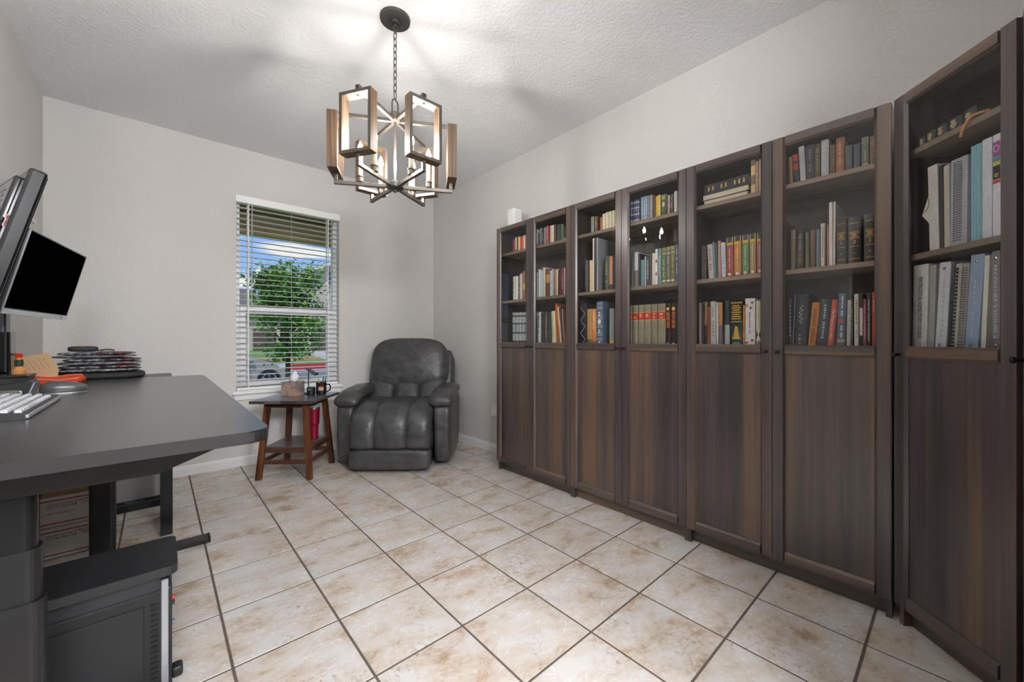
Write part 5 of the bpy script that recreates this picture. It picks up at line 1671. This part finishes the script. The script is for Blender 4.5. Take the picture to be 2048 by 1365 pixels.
# young tree on the lawn
def tree(name, label, x, y, zb, zc, rx, rz, n, leaf, seed, tr):
    rnd = random.Random(seed)
    r = thing(name, label, 'tree', (x, y, zb))
    BARK = M('bark', '4a3c30', .95, bump=(60, .6))
    obj('trunk', tube(nb(), [(0, 0, -.05), (.02, 0, (zc-zb)*.5), (-.02, .02, zc-zb+rz*.3)], [tr, tr*.85, tr*.35], 10), BARK, r)
    for q in range(9):
        a = rnd.uniform(0, 2*PI); z0 = (zc-zb)*rnd.uniform(.55, 1.0)
        obj('branch', tube(nb(), [(0, 0, z0), (rx*.4*math.cos(a), rx*.4*math.sin(a), z0+rz*.3), (rx*.8*math.cos(a), rx*.8*math.sin(a), z0+rz*rnd.uniform(.3, .6))], [tr*.4, tr*.25, tr*.1], 5), BARK, r)
    b = nb()
    cl = []
    for q in range(34):
        while True:
            p = Vector((rnd.uniform(-1, 1), rnd.uniform(-1, 1), rnd.uniform(-1, 1)))
            if p.length < 1: break
        cl.append(Vector((p.x*rx, p.y*rx*.8, zc-zb+p.z*rz)))
    for q in range(n):
        c = rnd.choice(cl)
        p = c+Vector((rnd.gauss(0, rx*.17), rnd.gauss(0, rx*.17), rnd.gauss(0, rz*.16)))
        R_ = Matrix.Rotation(rnd.uniform(0, 6.3), 3, 'Z') @ Matrix.Rotation(rnd.uniform(-1.1, 1.1), 3, 'X')
        s = leaf*rnd.uniform(.6, 1.3)
        vs = [b.verts.new(p+R_ @ Vector(v)) for v in ((-s*.4, 0, 0), (0, -s*.7, s*.1), (s*.4, 0, 0), (0, s*.7, s*.1))]
        b.faces.new(vs)
    LEAF = M('leaf_green', '6f9a3a', .6, var=(1.6, .45))
    f = obj('foliage', b, LEAF, r)
    f['kind'] = 'stuff'
    return r
tree('young_tree', 'young leafy green tree on the front lawn outside window', 2.60, 12.0, -.56, 1.88, 1.05, 1.12, 6500, .10, 3, .065)
tree('shrub', 'low green shrub outside at the foot of the window', 1.02, 7.4, -.38, -.18, .28, .2, 500, .06, 9, .015)
tree('far_tree', 'tall distant tree behind the houses across street', 5.5, 56, .1, 4.6, 2.6, 2.2, 1500, .35, 11, .2)
# silver SUV parked on the street
sv = thing('suv_car', 'silver SUV parked on the street outside', 'car', (3.92, 17.6, -.86))
SILV = M('car_silver', 'b9b2a6', .3, .35)
k = 1.0
prof = [(-.02, .30), (.02, .55), (-.03, .85), (-.20, 1.00), (-1.15, 1.14), (-1.75, 1.62), (-2.3, 1.74), (-3.6, 1.74), (-4.2, 1.55), (-4.45, 1.05), (-4.5, .35), (-4.1, .32)]
def wheel_arch(cx):
    return [(cx+.42*math.cos(a), .36+.42*math.sin(a)) for a in [PI-q*PI/8 for q in range(9)]]
low = wheel_arch(-3.55)+wheel_arch(-.72)
pts = [(x*k, z*k) for x, z in prof[:-1]+[(-4.45, .30)]+low]
b = prism(nb(), pts, 0, 1.85*k, XZ)
bmesh.ops.bevel(b, geom=[e for e in b.edges if abs(e.verts[0].co.y-e.verts[1].co.y) < 1e-5 and e.verts[0].co.z > .9], offset=.05, segments=2, affect='EDGES')
obj('body', b, SILV, sv)
CG = M('car_glass', '38424a', .08)
obj('side_window', prism(nb(), [(x*k, z*k) for x, z in ((-1.42, 1.16), (-1.85, 1.56), (-2.35, 1.64), (-2.35, 1.16))], -.012, .02, XZ), CG, sv)
obj('side_window', prism(nb(), [(x*k, z*k) for x, z in ((-2.45, 1.16), (-2.45, 1.64), (-3.4, 1.64), (-3.4, 1.16))], -.012, .02, XZ), CG, sv)
obj('windshield', prism(nb(), [(-1.18*k, 1.17*k), (-1.74*k, 1.61*k), (-1.76*k, 1.63*k), (-1.2*k, 1.15*k)], .12, 1.95, XZ), CG, sv)
obj('headlight', prism(nb(), [(x*k, z*k) for x, z in ((-.05, .84), (-.20, .97), (-.50, .94), (-.32, .82))], -.012, .06, XZ), hexm('dcdcd8', .2), sv)
obj('mirror', superbox(nb(), (-1.42*k, -.12, 1.15*k), (.26, .22, .17), 4, 5), SILV, sv, smooth=True)
obj('door_seam', prism(nb(), [(-1.32*k, .42*k), (-1.30*k, .42*k), (-1.38*k, 1.14*k), (-1.40*k, 1.14*k)], -.004, .01, XZ), hexm('55524e'), sv)
obj('sill_trim', bx(-3.1*k, -1.15*k, -.02, .03, .30*k, .42*k, bev=.01), BLACK, sv)
for cx in (-3.55, -.72):
    wv = obj('wheel', lathe(nb(), [(.20*k, -.10), (.35*k, -.12), (.372*k, -.08), (.372*k, .08), (.30*k, .12)], 28), M('tyre', '1d1d1e', .85), sv, (cx*k, .12, .372*k), (PI/2, 0, 0))
    b = nb()
    lathe(b, [(.255*k, .11), (.26*k, .13), (.235*k, .13), (.23*k, .11)], 28)
    for q in range(5):
        a = 2*PI*q/5+.3
        for da in (-.14, .14):
            prism(b, [(.05*math.cos(a+da*2), .05*math.sin(a+da*2)), (.24*k*math.cos(a+da-.06), .24*k*math.sin(a+da-.06)), (.24*k*math.cos(a+da+.06), .24*k*math.sin(a+da+.06))], .105, .128, XY)
    lathe(b, [(.07, .10), (.07, .135), (.0, .137)], 14)
    obj('rim', b, M('alloy', 'c9c9c6', .3, .7), wv)
# houses across the street
STUC = M('stucco_beige', 'c9bda6', .9)
ROOF = M('roof_shingle', '77706a', .95, var=(4, .12))
GAR = M('garage_brown', '6a5a50', .7)
def pane(parent, x0, x1, z0, z1, y, fr=.07):
    f = obj('house_window', bx(x0, x1, y-.04, y+.02, z0, z1), hexm('e4e0d6'), parent)
    obj('window_pane', bx(x0+fr, x1-fr, y-.05, y-.03, z0+fr, z1-fr), M('far_glass', '58646c', .15), f)
def garage(parent, x0, x1, z0, z1, y):
    g_ = obj('garage_door', bx(x0, x1, y-.03, y+.02, z0, z1), GAR, parent)
    for q in range(4):
        dz = (z1-z0)/4
        obj('door_panel', bx(x0+.04, x1-.04, y-.05, y-.03, z0+dz*q+.03, z0+dz*(q+1)-.03), GAR, g_)
h2 = thing('two_storey_house', 'beige two-storey house with white gable trim across street', 'house', (0, 0, 0))
b = prism(nb(), [(9.0, 0), (20, 0), (20, 6.55), (14.5, 9.3), (9.0, 6.55)], 38.2, 47, XZ)
obj('wall', b, STUC, h2)
b = nb()
prism(b, [(8.5, 6.25), (14.5, 9.28), (14.5, 9.55), (8.5, 6.52)], 37.6, 47.4, XZ); prism(b, [(20.5, 6.25), (20.5, 6.52), (14.5, 9.55), (14.5, 9.28)], 37.6, 47.4, XZ)
obj('roof', b, ROOF, h2)
b = nb(); prism(b, [(8.5, 6.18), (14.5, 9.2), (14.5, 9.5), (8.5, 6.46)], 37.5, 37.62, XZ); prism(b, [(20.5, 6.18), (20.5, 6.46), (14.5, 9.5), (14.5, 9.2)], 37.5, 37.62, XZ)
obj('gable_trim', b, hexm('e8e4da'), h2)
garage(h2, 10.15, 14.6, .03, 2.2, 38.2)
pane(h2, 11.5, 12.6, 5.9, 7.3, 38.2); pane(h2, 15.5, 17, 3.6, 5.2, 38.2)
h1 = thing('single_storey_house', 'beige single-storey house with hipped roof across street', 'house', (0, 0, 0))
obj('wall', bx(-2, 8.3, 41, 50, 0, 3.05), STUC, h1)
b = nb()
e = [b.verts.new(p) for p in ((-2.5, 40.5, 3.0), (8.8, 40.5, 3.0), (8.8, 50.5, 3.0), (-2.5, 50.5, 3.0))]
r0, r1 = b.verts.new((2.2, 45.5, 5.9)), b.verts.new((6.6, 45.5, 5.9))
for f in ((e[0], e[1], r1, r0), (e[1], e[2], r1), (e[2], e[3], r0, r1), (e[3], e[0], r0), (e[3], e[2], e[1], e[0])):
    b.faces.new(f)
obj('roof', b, ROOF, h1)
garage(h1, 6.2, 8.0, .03, 2.0, 41)
pane(h1, 4.4, 5.4, 1.0, 2.3, 41); pane(h1, 1.6, 2.8, 1.0, 2.3, 41)
